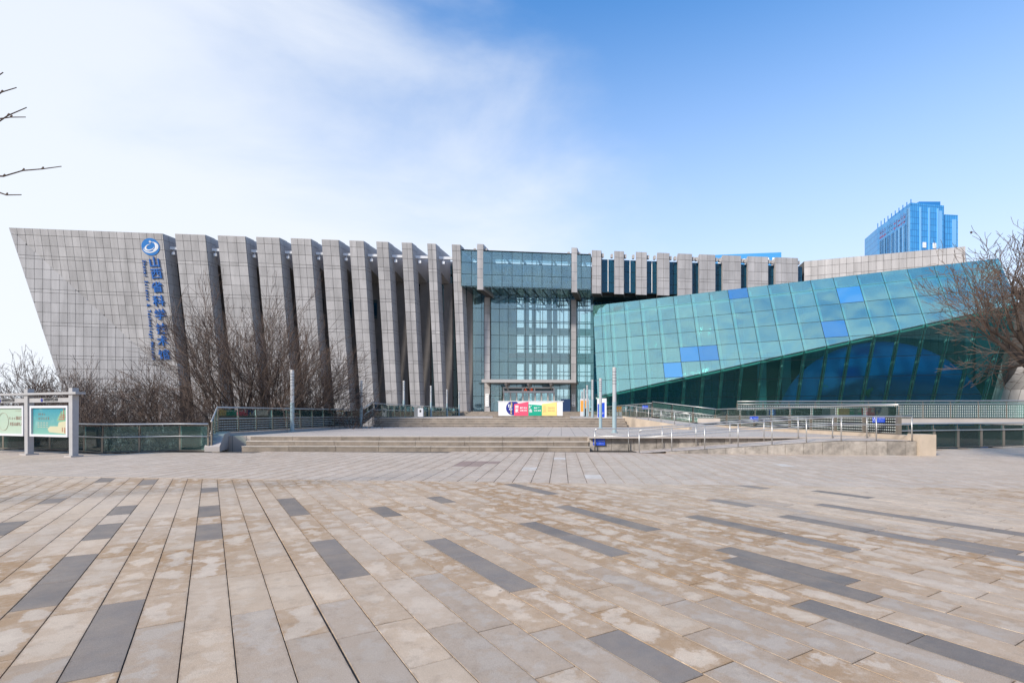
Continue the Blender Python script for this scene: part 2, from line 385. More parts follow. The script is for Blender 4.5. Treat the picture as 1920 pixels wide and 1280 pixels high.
planks.sort(key=lambda p: (p[0]+abs(p[1])*.25 if abs(p[1]) < p[0]*1.05+.6 else 100+p[0]))
plank_floor = struct(MB().add([(-15, .2, -.016), (14, .2, -.016), (14, far_line(14), -.016), (-15, far_line(-15), -.016)], [(0, 1, 2, 3)]).build('plank_paving', m_joint_plaza, fix=False))
rest = MB(); rest_col = []
rest_ld = []; rest_seed = []
for i, (cy, cx, q, col, ext) in enumerate(planks):
    vs, fs = chamfer_top(q, random.uniform(-.0015, .0015))
    if i < 300:
        mb = MB().add(vs, fs); o = mb.build('plank', m_plank, plank_floor, fix=False); tint_mesh(o.data, [col]*len(fs)); local_mesh(o.data, [ext]*len(fs), [random.random()*50]*len(fs), pu, pv)
    else: rest.add(vs, fs); rest_col += [col]*len(fs); rest_ld += [ext]*len(fs); rest_seed += [random.random()*50]*len(fs)
o = stuff(rest.build('plank_remainder', m_plank, plank_floor, fix=False)); tint_mesh(o.data, rest_col); local_mesh(o.data, rest_ld, rest_seed, pu, pv)
# smaller slabs between the planks and the stairs ---------------------------------
slabs = MB(); slab_col = []; slab_ext = []; slab_seed = []
def inside(p, poly):
    r = False; n = len(poly)
    for i in range(n):
        a, b = poly[i], poly[(i+1) % n]
        if (a[1] > p.y) != (b[1] > p.y) and p.x < (b[0]-a[0])*(p.y-a[1])/(b[1]-a[1])+a[0]: r = not r
    return r
org = V((0, 11.53, 0))
for j in range(0, 20):
    for i in range(-80, 80):
        u = i*.42+(.0 if j % 2 else .0); v = j*.84
        q = [org+ay*(u+.006)+ax*(v+.008), org+ay*(u+.414)+ax*(v+.008), org+ay*(u+.414)+ax*(v+.832), org+ay*(u+.006)+ax*(v+.832)]
        c = sum(q, V())/4
        if not all(inside(a, plaza_out) for a in q): continue
        if c.y > 21.26 and -11.5 < c.x < 15.8: continue
        vs, fs = chamfer_top(q, random.uniform(-.001, .001), .018, .003)
        s = random.uniform(.92, 1.06); col = (.53*s, .44*s, .36*s, .3)
        if random.random() < .008: col = (.60, .55, .5, 0)
        if abs(c.x-(-.95)) < .75 and abs(c.y-15.9) < .5: col = (.30, .21, .18, .1)
        slabs.add(vs, fs); slab_col += [col]*len(fs); slab_ext += [(u, u+.42, v, v+.84)]*len(fs); slab_seed += [random.random()*50]*len(fs)
o = stuff(slabs.build('paving_slabs', m_plank, None, fix=False)); tint_mesh(o.data, slab_col); local_mesh(o.data, slab_ext, slab_seed, ay, ax, org)
o['label'] = 'pale pinkish grey paving slabs between the plank paving and the stairs'; o['category'] = 'paving'
# side strips of plaza beyond the planks, left and right
for nm, x0, x1 in (('side_paving', -29.9, -15.02), ('side_paving', 14.02, 31.9)):
    struct(MB().add([(x0, -5.9, -.004), (x1, -5.9, -.004), (x1, far_line(x1), -.004), (x0, far_line(x0), -.004)], [(0, 1, 2, 3)]).build(nm, m_tread, fix=False))
struct(MB().add([(-15.01, -5.9, -.004), (14.01, -5.9, -.004), (14.01, .38, -.004), (-15.01, .38, -.004)], [(0, 1, 2, 3)]).build('near_paving', m_tread, fix=False))

# ------------------------------------------------------------------ stairs and terraces
T1 = .58; T2 = 1.22; EN = 1.83
SY = math.tan(R(1.5))
def block_stair(name, x0, x1, d0, z0, nr, rise, tread, mean):
    root = struct(bpy.data.objects.new(name, None)); C.objects.link(root)
    for i in range(nr):
        x = x0
        while x < x1-.01:
            ln = random.uniform(.75, 1.25)*mean; xe = min(x+ln, x1)
            if x1-xe < .5: xe = x1
            f = lambda X: d0+i*tread-SY*(X-x0)+random.uniform(-.004, .004)
            ya, yb = f(x), f(xe); g = .006; dep = tread+.04 if i < nr-1 else .45
            za = z0+i*rise - (.02 if i else .3); zb = z0+(i+1)*rise-.036+random.uniform(-.003, .003)
            p = [(x+g, ya), (xe-g, yb), (xe-g, yb+dep), (x+g, ya+dep)]
            mb = MB().prism([(a, b, zb) for a, b in p], (0, 0, za-zb))
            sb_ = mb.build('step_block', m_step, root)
            lip = [(x+g, ya-.025), (xe-g, yb-.025), (xe-g, yb+dep-.03), (x+g, ya+dep-.03)]
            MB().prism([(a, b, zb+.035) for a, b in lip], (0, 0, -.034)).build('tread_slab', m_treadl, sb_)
            x = xe
    return root
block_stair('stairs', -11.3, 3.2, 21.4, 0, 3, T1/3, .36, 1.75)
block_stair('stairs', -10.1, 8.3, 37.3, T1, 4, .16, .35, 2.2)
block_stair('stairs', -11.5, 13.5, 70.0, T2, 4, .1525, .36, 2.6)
def slab_poly(name, poly, z, th, m): return struct(MB().prism([(x, y, z) for x, y in poly], (0, 0, -th)).build(name, m))
m_terr = bpy.data.materials.new('terrace_slabs'); m_terr.use_nodes = True
def terr_material(m):
    t = m.node_tree; n = t.nodes; l = t.links; b = n['Principled BSDF']; b.inputs['Roughness'].default_value = .7
    g = n.new('ShaderNodeNewGeometry'); mp = n.new('ShaderNodeMapping'); mp.inputs['Rotation'].default_value = (0, 0, YAW); l.new(g.outputs['Position'], mp.inputs['Vector'])
    br = n.new('ShaderNodeTexBrick'); br.inputs['Scale'].default_value = 1; br.inputs['Brick Width'].default_value = .6; br.inputs['Row Height'].default_value = .6; br.offset = 0
    br.inputs['Mortar Size'].default_value = .012; br.inputs['Color1'].default_value = (.50, .425, .365, 1); br.inputs['Color2'].default_value = (.45, .385, .33, 1); br.inputs['Mortar'].default_value = (.2, .17, .15, 1)
    l.new(mp.outputs[0], br.inputs['Vector']); l.new(br.outputs['Color'], b.inputs['Base Color'])
terr_material(m_terr)
slab_poly('lower_terrace', [(-13.2, 22.5), (-11.4, 22.55), (3.2, 22.15), (3.2, 21.55), (15.4, 21.2), (14.6, 40), (-11.2, 40)], T1-.003, 3.1, m_terr)
slab_poly('upper_terrace', [(-10.6, 38.75), (8.2, 38.25), (11.0, 40.1), (12.4, 71.8), (-7.4, 71.8)], T2-.003, 3.7, m_terr)
slab_poly('entrance_floor', [(-12.5, 71.3), (14.0, 70.9), (14.5, 100), (-12.5, 100)], EN-.003, 4.3, m_terr)
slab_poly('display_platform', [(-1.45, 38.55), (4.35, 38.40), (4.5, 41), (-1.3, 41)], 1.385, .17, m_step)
# terrace retaining wall right of the stairs: upright stone slabs
rw = thing('retaining_wall', 'grey upright stone slab wall behind the access ramp', 'wall', (9, 21.3, 0))
for i in range(13):
    x = 3.22+i*.94; y = 21.5-.018*(x-3.2)
    keep(MB().box(x+.006, x+.934, y-.06, y+.06, 0, T1-.055+random.uniform(-.003, .003)).build('wall_slab', m_rough), rw)
keep(MB().box(3.2, 15.5, 21.15, 21.62, T1-.05, T1+.012).build('coping', m_tread), rw)
# access ramp in front of that wall, faced with rough stone blocks
rampn = thing('access_ramp', 'long sloping wheelchair ramp faced with rough stone blocks', 'ramp', (10, 20, 0))
A0 = V((5.0, 20.05, .004)); A1 = V((12.2, 19.25, .53)); A2 = V((15.0, 19.0, .54))
B0 = V((5.0, 21.38, .004)); B1 = V((12.2, 21.26, .53)); B2 = V((15.0, 21.14, .54))
keep(MB().add([A0, A1, A2, B2, B1, B0], [(0, 1, 4, 5), (1, 2, 3, 4)]).build('ramp_surface', m_terr, fix=False), rampn)
x = 6.0
while x < 14.95:
    xe = min(x+random.uniform(.62, .86), 15.0)
    def fy(X): return A0.y+(A1.y-A0.y)*(X-5)/7.2 if X < 12.2 else A1.y+(A2.y-A1.y)*(X-12.2)/2.8
    def fz(X): return A0.z+(A1.z-A0.z)*(X-5)/7.2 if X < 12.2 else .53
    j = random.uniform(-.012, .012); g = .008
    mb = MB().prism([(x+g, fy(x)-.03+j, -.01), (xe-g, fy(xe)-.03+j, -.01), (xe-g, fy(xe)-.03+j, fz(xe)-.012), (x+g, fy(x)-.03+j, fz(x)-.012)], (0, .2, 0))
    keep(mb.build('stone_block', m_rough), rampn); x = xe
keep(MB().box(15.02, 15.62, 18.85, 19.45, -.01, .78).build('end_pillar', m_curb), rampn)
keep(MB().box(15.05, 15.55, 19.46, 21.15, -.01, .72).build('side_curb', m_curb), rampn)
# second ramp, from the lower to the upper terrace
slab_poly('upper_ramp', [(0, 0)]*3, 0, .1, m_terr) if False else None
ur = struct(MB().add([(8.4, 38.2, T2), (11.0, 40.0, T2), (14.3, 33, T1+.006), (10.9, 31.4, T1+.006), (8.4, 38.2, T1-.1), (10.9, 31.4, T1-.1)], [(0, 1, 2, 3), (0, 3, 5, 4)]).build('upper_ramp', m_terr, fix=False))
cw = tag(MB().prism([(8.25, 38.2, T1), (10.8, 31.2, T1), (10.8, 31.2, T1+.16), (8.25, 38.2, T2+.14)], (.16, .05, 0)).build('ramp_curb', m_curb), 'beige stone curb beside the upper ramp', 'curb')
# left cheek of the lower stairs
tag(MB().prism([(-12.5, 20.8, 0), (-13.1, 22.7, 0), (-13.1, 22.7, T1+.16), (-12.75, 21.6, T1+.1), (-12.5, 20.8, .2)], (.55, .12, 0)).build('stair_cheek', m_tread), 'pale stone cheek wall at the foot of the lower stairs', 'wall')

# ------------------------------------------------------------------ balustrades
m_dots = bpy.data.materials.new('dotted_rail_glass'); m_dots.use_nodes = True
def dot_material(m):
    t = m.node_tree; n = t.nodes; l = t.links; out = n['Material Output']; n.remove(n['Principled BSDF'])
    tr = n.new('ShaderNodeBsdfTransparent'); tr.inputs[0].default_value = (.58, .80, .76, 1)
    gl = n.new('ShaderNodeBsdfGlossy'); gl.inputs['Roughness'].default_value = .03
    fr = n.new('ShaderNodeFresnel'); a = n.new('ShaderNodeMixShader'); l.new(fr.outputs[0], a.inputs[0]); l.new(tr.outputs[0], a.inputs[1]); l.new(gl.outputs[0], a.inputs[2])
    di = n.new('ShaderNodeBsdfDiffuse'); di.inputs[0].default_value = (.75, .82, .80, 1)
    uv = n.new('ShaderNodeAttribute'); uv.attribute_name = 'uvd'
    vo = n.new('ShaderNodeVectorMath'); vo.operation = 'FRACTION'; l.new(uv.outputs['Vector'], vo.inputs[0])
    sb = n.new('ShaderNodeVectorMath'); sb.operation = 'SUBTRACT'; sb.inputs[1].default_value = (.5, .5, 0); l.new(vo.outputs[0], sb.inputs[0])
    ln = n.new('ShaderNodeVectorMath'); ln.operation = 'LENGTH'; l.new(sb.outputs[0], ln.inputs[0])
    lt = n.new('ShaderNodeMath'); lt.operation = 'LESS_THAN'; lt.inputs[1].default_value = .22; l.new(ln.outputs['Value'], lt.inputs[0])
    b = n.new('ShaderNodeMixShader'); l.new(lt.outputs[0], b.inputs[0]); l.new(a.outputs[0], b.inputs[1]); l.new(di.outputs[0], b.inputs[2]); l.new(b.outputs[0], out.inputs[0])
dot_material(m_dots)
def balustrade(label, pts, h=1.12, sp=1.5, dots=False, mid=.62, postw=.07, post_up=0, base=.06, rail_r=.035):
    """pts: (x, y, z of foot). posts, glass panes, a thick top rail and a thinner middle rail"""
    P = [V(p) for p in pts]; root = thing('glass_balustrade', label, 'balustrade', P[0])
    seg = [(P[i+1]-P[i]).length for i in range(len(P)-1)]; tot = sum(seg)
    def on(s):
        for i, l in enumerate(seg):
            if s <= l or i == len(seg)-1: return P[i].lerp(P[i+1], s/l)
            s -= l
    n = max(1, round(tot/sp)); S = [on(tot*i/n) for i in range(n+1)]
    up = V((0, 0, 1))
    for i, s in enumerate(S):
        t = (S[min(i+1, n)]-S[max(i-1, 0)]); t.z = 0; t.normalize(); sd = V((t.y, -t.x, 0))
        if sd.y > 0: sd = -sd
        mb = MB().bar(s+sd*.0, s+up*(mid+.06), postw, postw*.7).bar(s+up*(mid+.0601), s+up*(h-.05)+sd*-.02, .02, .03)
        keep(mb.build('post', m_post), root)
        if i < n:
            a, b = S[i], S[i+1]; t = (b-a).normalized(); a2 = a+t*(postw*.6); b2 = b-t*(postw*.6)
            for (z0, z1, dd) in ((base, mid-.03, dots), (mid+.03, h-.09, False)):
                if z1-z0 < .3 and not (z0 == base): 
                    pass
                q = [a2+up*z0, b2+up*z0, b2+up*z1, a2+up*z1]
                o = MB().prism(q, (sd.x*.012, sd.y*.012, 0)).build('glass_pane', m_dots if dd else m_rail_glass)
                if dd:
                    al = o.data.attributes.new('uvd', 'FLOAT_VECTOR', 'POINT')
                    al.data.foreach_set('vector', [c for v in o.data.vertices for c in ((V(v.co)-a).dot(t)/.11, (v.co.z-a.z)/.11, 0)])
                keep(o, root)
    keep(MB().tube([s+up*h for s in S], rail_r, 8).build('top_rail', m_steel, smooth=True), root)
    fr = [s+up*mid+V((0, -.06, 0)) for s in S]
    keep(MB().tube(fr, rail_r*.7, 8).build('middle_rail', m_steel, smooth=True), root)
    keep(MB().tube([s+up*.03 for s in S], .03, 4).build('bottom_rail', m_post), root)
    return root
balustrade('curving glass balustrade behind the poster board at the plaza edge', [(x, y, 0) for x, y in LEFT_EDGE], 1.12, 1.35)
balustrade('sloping dotted glass balustrade climbing beside the lower stairs', [(-12.3, 20.95, .12), (-12.65, 21.6, .2), (-13.0, 22.6, T1+.16)], 1.1, .7, True)
balustrade('dotted glass balustrade along the tree side of the lower terrace', [(-13.0, 22.65, T1+.12), (-11.1, 37.4, T1+.12)], 1.12, 1.4, True)
tag(MB().prism([(-13.25, 22.7, T1-.1), (-12.85, 22.7, T1-.1), (-10.95, 37.5, T1-.1), (-11.35, 37.5, T1-.1)], (0, 0, .2)).build('terrace_curb', m_tread), 'pale stone curb under the tree side terrace balustrade', 'curb')
balustrade('short steep balustrade beside the upper stairs by the litter bin', [(-11.0, 37.5, T1+.14), (-10.5, 38.8, T2+.1)], 1.12, .8, True)
balustrade('glass balustrade along the leaning fins of the upper terrace', [(-10.45, 38.9, T2), (-7.3, 70.5, T2)], 1.1, 1.6)
balustrade('dotted glass balustrade along the ramp side of the lower terrace', [(15.25, 20.2, T1+.15), (14.5, 36.5, T1+.1)], 1.17, 1.9, True, mid=.7, postw=.16)
tag(MB().prism([(15.0, 21.2, T1-.05), (15.5, 21.2, T1-.05), (14.75, 36.5, T1-.05), (14.25, 36.5, T1-.05)], (0, 0, .2)).build('terrace_curb', m_curb), 'beige stone curb under the ramp side terrace balustrade', 'curb')
balustrade('sloping glass balustrade beside the upper ramp', [(14.5, 36.5, T1+.12), (11.0, 40.1, T2+.08)], 1.17, 1.5, True, mid=.7, postw=.14)
balustrade('glass balustrade from the upper ramp back to the crystal hall', [(10.95, 40.2, T2), (11.5, 67.5, T2)], 1.15, 2.0, mid=.7)
balustrade('low glass fence at the plaza edge beyond the ramp pillar', [(15.85, 21.9, 0), (24.4, 24.5, 0), (31.8, 27, 0)], 1.1, 1.55, mid=.8, postw=.11)
walk = struct(MB().prism([(15.2, 34.5, T2), (45, 31.5, T2), (46, 37, T2), (11.6, 41, T2)], (0, 0, -.35)).build('walkway', m_tread))
balustrade('long dotted glass balustrade on the raised walkway before the crystal hall', [(15.2, 34.55, T2), (45, 31.55, T2)], 1.15, 1.7, True, mid=.95)
# tubular handrails of the ramps
def handrail(label, pts, h=.9, n=6, two=True):
    P = [V(p) for p in pts]; root = thing('handrail', label, 'handrail', P[0]); up = V((0, 0, 1))
    tot = sum((P[i+1]-P[i]).length for i in range(len(P)-1)); S = []
    for k in range(n):
        s = tot*k/(n-1)
        for i in range(len(P)-1):
            l = (P[i+1]-P[i]).length
            if s <= l+1e-6 or i == len(P)-2: S.append(P[i].lerp(P[i+1], min(1, s/l))); break
            s -= l
    for s in S: keep(MB().tube([s, s+up*(h-.01)], .022, 8).build('post', m_steel, smooth=True), root)
    keep(MB().tube([S[0]+up*(h-.10), S[0]+up*(h-.03)+(S[1]-S[0]).normalized()*.03]+[q+up*h for q in ([S[0]+(S[1]-S[0]).normalized()*.1]+S[1:])], .026, 8).build('top_rail', m_steel, smooth=True), root)
    if two: keep(MB().tube([q+up*(h*.66) for q in S], .02, 8).build('lower_rail', m_steel, smooth=True), root)
    return root
handrail('steel handrail on the outer edge of the access ramp', [A0+V((0, .08, 0)), A1+V((0, .08, 0)), A2+V((-.1, .08, 0))], .9, 9)
handrail('steel handrail on the wall side of the access ramp', [(3.45, 21.3, .0), (5.0, 21.3, .0), (12.2, 21.12, .53), (14.6, 21.06, .54)], .92, 9)
handrail('steel handrail on the inner edge of the upper ramp', [(8.5, 38.2, T2), (10.95, 31.6, T1)], .95, 6)

# ------------------------------------------------------------------ street lamps
def make_lamp():
    r = thing('lamp_post', '', 'lamp')
    MB().tube([(0, 0, 0), (0, 0, .04)], .17, 20).build('base_plate', m_lampb, r)
    MB().tube([(0, 0, .04), (0, 0, 1.55)], .105, 20).build('lower_post', m_lampb, r, smooth=False)
    MB().tube([(0, 0, 1.552), (0, 0, 3.22)], .098, 20).build('lamp_tube', m_lampw, r, smooth=False)
    for z in (2.45, 2.6, 2.75, 2.9, 3.05): MB().tube([(0, 0, z), (0, 0, z+.035)], .106, 20).build('ring', m_ring, r)
    MB().tube([(0, 0, 3.222), (0, 0, 3.3)], [.108, .085], 20).build('cap', m_grey, r)
    return r
lamps = [(5.16, 25.8, T1, 'lamp post on the lower terrace behind the blue ramp sign'), (5.86, 33.9, T1, 'lamp post in front of the blue and white notice board'), (7.09, 45.1, T2, None), (7.89, 53.7, T2, None), (8.65, 61.3, T2, None), (9.48, 69.3, T2, None),
         (-11.76, 27.4, T1, 'tall lamp post by the tree side balustrade of the lower terrace'), (-10.7, 36.3, T1, 'lamp post at the foot of the upper stairs by the trees'), (-9.8, 46.4, T2, 'lamp post just in front of the litter bin'), (-8.66, 54.7, T2, None), (-8.0, 63, T2, None), (-7.2, 69.6, T2, None)]
proto = make_lamp()
for i, (x, y, z, lab) in enumerate(lamps):
    o = proto if i == 0 else copy_tree(proto)
    o.location = (x, y, z); o.rotation_euler.z = random.random()*6
    nth = {45.1: 'first', 53.7: 'second', 61.3: 'third', 69.3: 'fourth', 54.7: 'second', 63: 'third', 69.6: 'fourth'}.get(y)
    o['label'] = lab or (nth+' slim silver lamp post from the upper stairs on the crystal hall side' if x > 0 else nth+' slim silver lamp post from the upper stairs on the leaning fin side') or ('slim silver lamp post on the crystal hall side of the upper terrace' if x > 0 else 'slim silver lamp post on the fin side of the upper terrace')
    o['group'] = 'silver lamp posts along the walkway'

# ------------------------------------------------------------------ museum: shared geometry
ZT = 24.6
E = V((1, .1187, 0)); G = V((.24, 1, 0)); LEAN = V((.03, .128, -1))
def top(px):                                  # point of the roof line under this photo column
    k = (px-960)/F; X = k*(70+.1187*8.17)/(1-.1187*k); return V((X, 70+.1187*(X+8.17), ZT))
def clip(poly, a, b, keep_le, axis):
    out = []
    for i in range(len(poly)):
        p, q = poly[i], poly[(i+1) % len(poly)]
        ip = (p[axis] <= b) if keep_le else (p[axis] >= a); iq = (q[axis] <= b) if keep_le else (q[axis] >= a)
        lim = b if keep_le else a
        if ip: out.append(p)
        if ip != iq:
            t = (lim-p[axis])/(q[axis]-p[axis]); out.append((p[0]+(q[0]-p[0])*t, p[1]+(q[1]-p[1])*t))
    return out
def cells(poly, xs, ys, g):
    for j in range(len(ys)-1):
        for i in range(len(xs)-1):
            c = clip(poly, xs[i]+g, 0, False, 0) if True else poly
            if len(c) < 3: continue
            c = clip(c, 0, xs[i+1]-g, True, 0)
            if len(c) < 3: continue
            c = clip(c, ys[j]+g, 0, False, 1)
            if len(c) < 3: continue
            c = clip(c, 0, ys[j+1]-g, True, 1)
            if len(c) < 3: continue
            ar = abs(sum(c[k][0]*c[(k+1) % len(c)][1]-c[(k+1) % len(c)][0]*c[k][1] for k in range(len(c))))/2
            if ar < .02: continue
            yield i, j, c
def to2d(p, O, ux, uy):
    d = p-O; a11 = ux.dot(ux); a12 = ux.dot(uy); a22 = uy.dot(uy); b1 = d.dot(ux); b2 = d.dot(uy); D = a11*a22-a12*a12
    return ((b1*a22-b2*a12)/D, (a11*b2-a12*b1)/D)
def clad(parent, name, poly3, O, ux, uy, xs, ys, m, gap=.020, th=.05, limit=300, pick=None, joined=False):
    n = ux.cross(uy).normalized()
    if n.dot(O-V((0, 0, EYE))) > 0: n = -n
    poly = [to2d(p, O, ux, uy) for p in poly3]; cnt = 0; rest = MB()
    for i, j, c in cells(poly, xs, ys, gap):
        q = [O+ux*a+uy*b for a, b in c]
        mm = (pick(i, j, c) if pick else None) or m
        if joined or cnt >= limit: rest.prism([p+n*th for p in q], n*(-th+.004))
        else: MB().prism([p+n*th for p in q], n*(-th+.004)).build(name, mm, parent, fix=True)
        cnt += 1
    if rest.f: stuff(rest.build(name+'_field', m, parent))
def rows(total):
    ys = [0, .8]; k = 0
    while ys[-1] < total: ys.append(ys[-1]+(.42 if k % 4 == 2 else 1.24)); k += 1
    return ys
def cols(wd, n): return [wd*i/n for i in range(n+1)]
ROOT_Z = -2.6
# ---- left wing
lw = thing('museum_wing', 'long stone wing with leaning blade fins and blue museum lettering', 'building')
P = top(17); TR = top(305)
nL = E.cross(LEAN).normalized()
Cc = ray_plane(252, 644, P, nL)
vdir = V((Cc.x-P.x, Cc.y-P.y, 0)).normalized(); nV = V((vdir.y, -vdir.x, 0))
t = (P-TR).dot(nV)/LEAN.dot(nV); Q = TR+LEAN*t     # crease meets the right edge
Ap = ray_plane(114, 720, P, nV); Abot = P+(Ap-P)*((P.z-ROOT_Z)/(P.z-Ap.z)); Qb = V((Q.x, Q.y, ROOT_Z))
core = MB(); off = G.normalized()*7.5
core.prism([P, TR, Q], off); core.prism([P, Q, Qb, Abot], off)
wl = core.build('end_wall', m_joint, lw)
Lw = (TR-P).length
clad(wl, 'stone_panel', [P, TR, Q], P, E.normalized(), LEAN, [.88*i for i in range(40)], rows(34), m_stone, limit=200)
clad(wl, 'stone_panel', [P, Q, Qb, Abot], P, vdir, V((0, 0, -1)), [.88*i for i in range(45)], rows(34), m_stone, limit=100)
sideq = lambda a, dep, zb: [a, a+G*dep, a+G*dep+LEAN*(a.z-zb), a+LEAN*(a.z-zb)]
def side_clad(parent, a, dep, zb):
    clad(parent, 'side_panel', sideq(a, dep, zb), a, G, LEAN, cols(dep, max(1, round(dep/1.0))), rows(40), m_stone_side, joined=True, gap=.02, th=.03)
side_clad(wl, TR, 1.6, Q.z)
# lettering and round emblem on the end wall
up = (-LEAN - E.normalized()*(-LEAN).dot(E.normalized())).normalized(); rt = E.normalized()
def onL(px, py, lift=.12): return ray_plane(px, py, P, nL)-nL*lift*(1 if nL.y > 0 else -1)
CH = [(291, 493), (295, 514.5), (296.5, 540), (299, 565.5), (302, 591), (305, 617.5), (307, 640.5), (309.5, 666)]
for ch, (x, y) in zip('山西省科学技术馆', CH):
    put_text('wall_character', ch, 1.42, m_blue, lw, onL(x-.5, y), rt+up*.10, up, .07, .02)
en = 'Shanxi Science & Technology Museum'
for i, chx in enumerate(en):
    if chx == ' ': continue
    f = i/(len(en)-1); x = 273+(291-273)*f; y = 490+(671-490)*f
    put_text('wall_letter', chx, .56, m_blue, lw, onL(x-2, y), -up, rt, .05, .004)
ec = onL(283, 463, .1); em = MB(); nn = -nL if nL.y > 0 else nL
disc = [ec+rt*(1.08*math.cos(a))+up*(1.08*math.sin(a)) for a in [2*math.pi*k/40 for k in range(40)]]
emb = em.prism(disc, -nn*.12).build('round_emblem', mat('emblem_blue', (.01, .17, .50), .4), lw)
def swoosh(cx, cy, a, b, rot, t0, t1, w0, w1, lift, name='emblem_stroke'):
    mb = MB(); pts = []
    for k in range(25):
        u = k/24; th = R(t0+(t1-t0)*u); wd = w0+(w1-w0)*math.sin(math.pi*u)
        x = a*math.cos(th); y = b*math.sin(th); l_ = math.hypot(x, y)
        for s in (1-wd, 1+wd):
            X = cx+(x*math.cos(rot)-y*math.sin(rot))*s; Y = cy+(x*math.sin(rot)+y*math.cos(rot))*s
            pts.append(ec+rt*X+up*Y+nn*lift)
    mb.add(pts, [(2*k, 2*k+1, 2*k+3, 2*k+2) for k in range(24)])
    mb.build(name, m_white, emb, fix=False)
swoosh(0, -.06, .88, .60, R(20), -200, 85, .01, .13, .02)
swoosh(-.08, -.05, .56, .34, R(25), 60, 330, .02, .22, .025)
swoosh(.25, .12, .42, .52, R(10), -100, 60, .05, .28, .03)
MB().prism([ec+up*.85+nn*.02, ec+rt*.05+up*.68+nn*.02, ec+rt*.22+up*.63+nn*.02, ec+rt*.05+up*.58+nn*.02, ec+up*.4+nn*.02, ec-rt*.05+up*.58+nn*.02, ec-rt*.22+up*.63+nn*.02, ec-rt*.05+up*.68+nn*.02], nn*.02).build('emblem_star', m_white, emb)
# fins
BACK = 5.6
FINS = [(328, 385), (408, 460), (480, 524), (545, 583), (603, 635), (655, 682), (705.5, 728), (753, 772.5), (801, 817), (847, 863)]
def fin(parent, x0, x1, zb, name='blade_fin'):
    a, b = top(x0), top(x1); dn = LEAN*(ZT-zb); wd = (b-a).length
    f = MB().prism([a, b, b+dn, a+dn], G*1.5).build(name, m_joint, parent)
    n = max(2, round(wd/1.02)); ux = (b-a).normalized()
    clad(f, 'stone_panel', [a, b, b+dn, a+dn], a, ux, LEAN, cols(wd, n), rows(34), m_stone)
    side_clad(f, b, 1.5, zb)
    # deep bracket behind the head of the fin
    b2 = b-ux*.02; a2 = a+ux*.02
    br = MB(); p = [a2+G*1.5, a2+G*BACK, V((*(a2+G*BACK).to_2d(), 20.4)), V((*(a2+G*1.5).to_2d(), 21.5))]
    br.prism(p, b2-a2).build('bracket', m_stone_side, f)
    # capping strip
    MB().prism([a+V((0, 0, .0)), b, b+G*1.5, a+G*1.5], (0, 0, .06)).build('capping', m_stone_side, f)
    return f
for x0, x1 in FINS: fin(lw, x0, x1, ROOT_Z)
a = TR; MB().prism([a+G*1.6, a+G*BACK, V((*(a+G*BACK).to_2d(), 20.4)), V((*(a+G*1.6).to_2d(), 21.5))], -E*6).build('bracket', m_stone_side, lw)
# light steel tie between the fins with a hanging floodlight in each gap
edges = [305]+[v for f in FINS for v in f]
for i in range(0, len(edges)-1, 2):
    a = top(edges[i])+G*.9+LEAN*1.55; b = top(edges[i+1])+G*.9+LEAN*1.55
    tb = MB().bar(a, b, .3, .34).build('steel_tie', m_steelw, lw)
    c = a.lerp(b, .3); MB().bar(c+V((0, 0, -.18)), c+V((0, 0, -.55)), .06, .06).box(c.x-.18, c.x+.18, c.y-.2, c.y+.2, c.z-.85, c.z-.5).build('floodlight', m_steelw, tb)
# wall behind the fins
BA = top(305)+G*BACK; BB = top(720)+G*BACK; BD = top(866)+G*BACK
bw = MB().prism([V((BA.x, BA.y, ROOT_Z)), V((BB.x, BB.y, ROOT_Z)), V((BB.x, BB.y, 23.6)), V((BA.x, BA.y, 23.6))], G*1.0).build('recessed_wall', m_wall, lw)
for i in range(0, len(edges)-1, 2):
    if edges[i+1] > 725: continue
    a = top(edges[i])+G*BACK; b = top(edges[i+1])+G*BACK; ux = (b-a).normalized(); nf = V((-ux.y, ux.x, 0))
    for zc, zh in ((16.6, 2.7), (9.6, 2.5), (3.4, 2.2)):
        c = a.lerp(b, .75)+ux*.4; c.z = zc
        wn = MB().bar(c-ux*.85-nf*.03, c+ux*.85-nf*.03, .10, zh).build('window', m_frame, lw)
        MB().bar(c-ux*.76-nf*.09, c+ux*.76-nf*.09, .03, zh*.68).build('pane', m_glass_blue, wn)
gw = MB().prism([V((BB.x, BB.y, ROOT_Z)), V((BD.x, BD.y, ROOT_Z)), V((BD.x, BD.y, 23.6)), V((BB.x, BB.y, 23.6))], G*.15).build('dark_glazing', m_glass_dark, lw)
for i in range(len(FINS)-4, len(FINS)):
    a = top(FINS[i][0]+5)+G*(BACK-.5); b = top(FINS[i][1]+6)+G*(BACK-.5)
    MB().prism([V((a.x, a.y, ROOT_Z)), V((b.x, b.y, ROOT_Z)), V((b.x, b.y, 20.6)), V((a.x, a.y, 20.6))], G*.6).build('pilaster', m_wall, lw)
for z in (4, 8, 12, 16, 20):
    MB().bar(V((BB.x, BB.y, z))-G*.06, V((BD.x, BD.y, z))-G*.06, .12, .12).build('transom', m_frame, lw)
ra = top(250)+G*BACK; rb = top(866)+G*BACK
MB().prism([V((ra.x, ra.y, 23.9)), V((rb.x, rb.y, 23.9)), V((rb.x, rb.y, 23.9))+G*26, V((ra.x, ra.y, 23.9))+G*26], (0, 0, -.6)).build('roof', m_stone_side, lw)
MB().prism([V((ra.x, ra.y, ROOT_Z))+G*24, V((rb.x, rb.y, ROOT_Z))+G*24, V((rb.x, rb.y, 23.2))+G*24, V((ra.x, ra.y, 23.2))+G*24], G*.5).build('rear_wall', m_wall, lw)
MB().box(-43, -9, 80, 96, ROOT_Z, 12).build('inner_block', m_joint, lw)

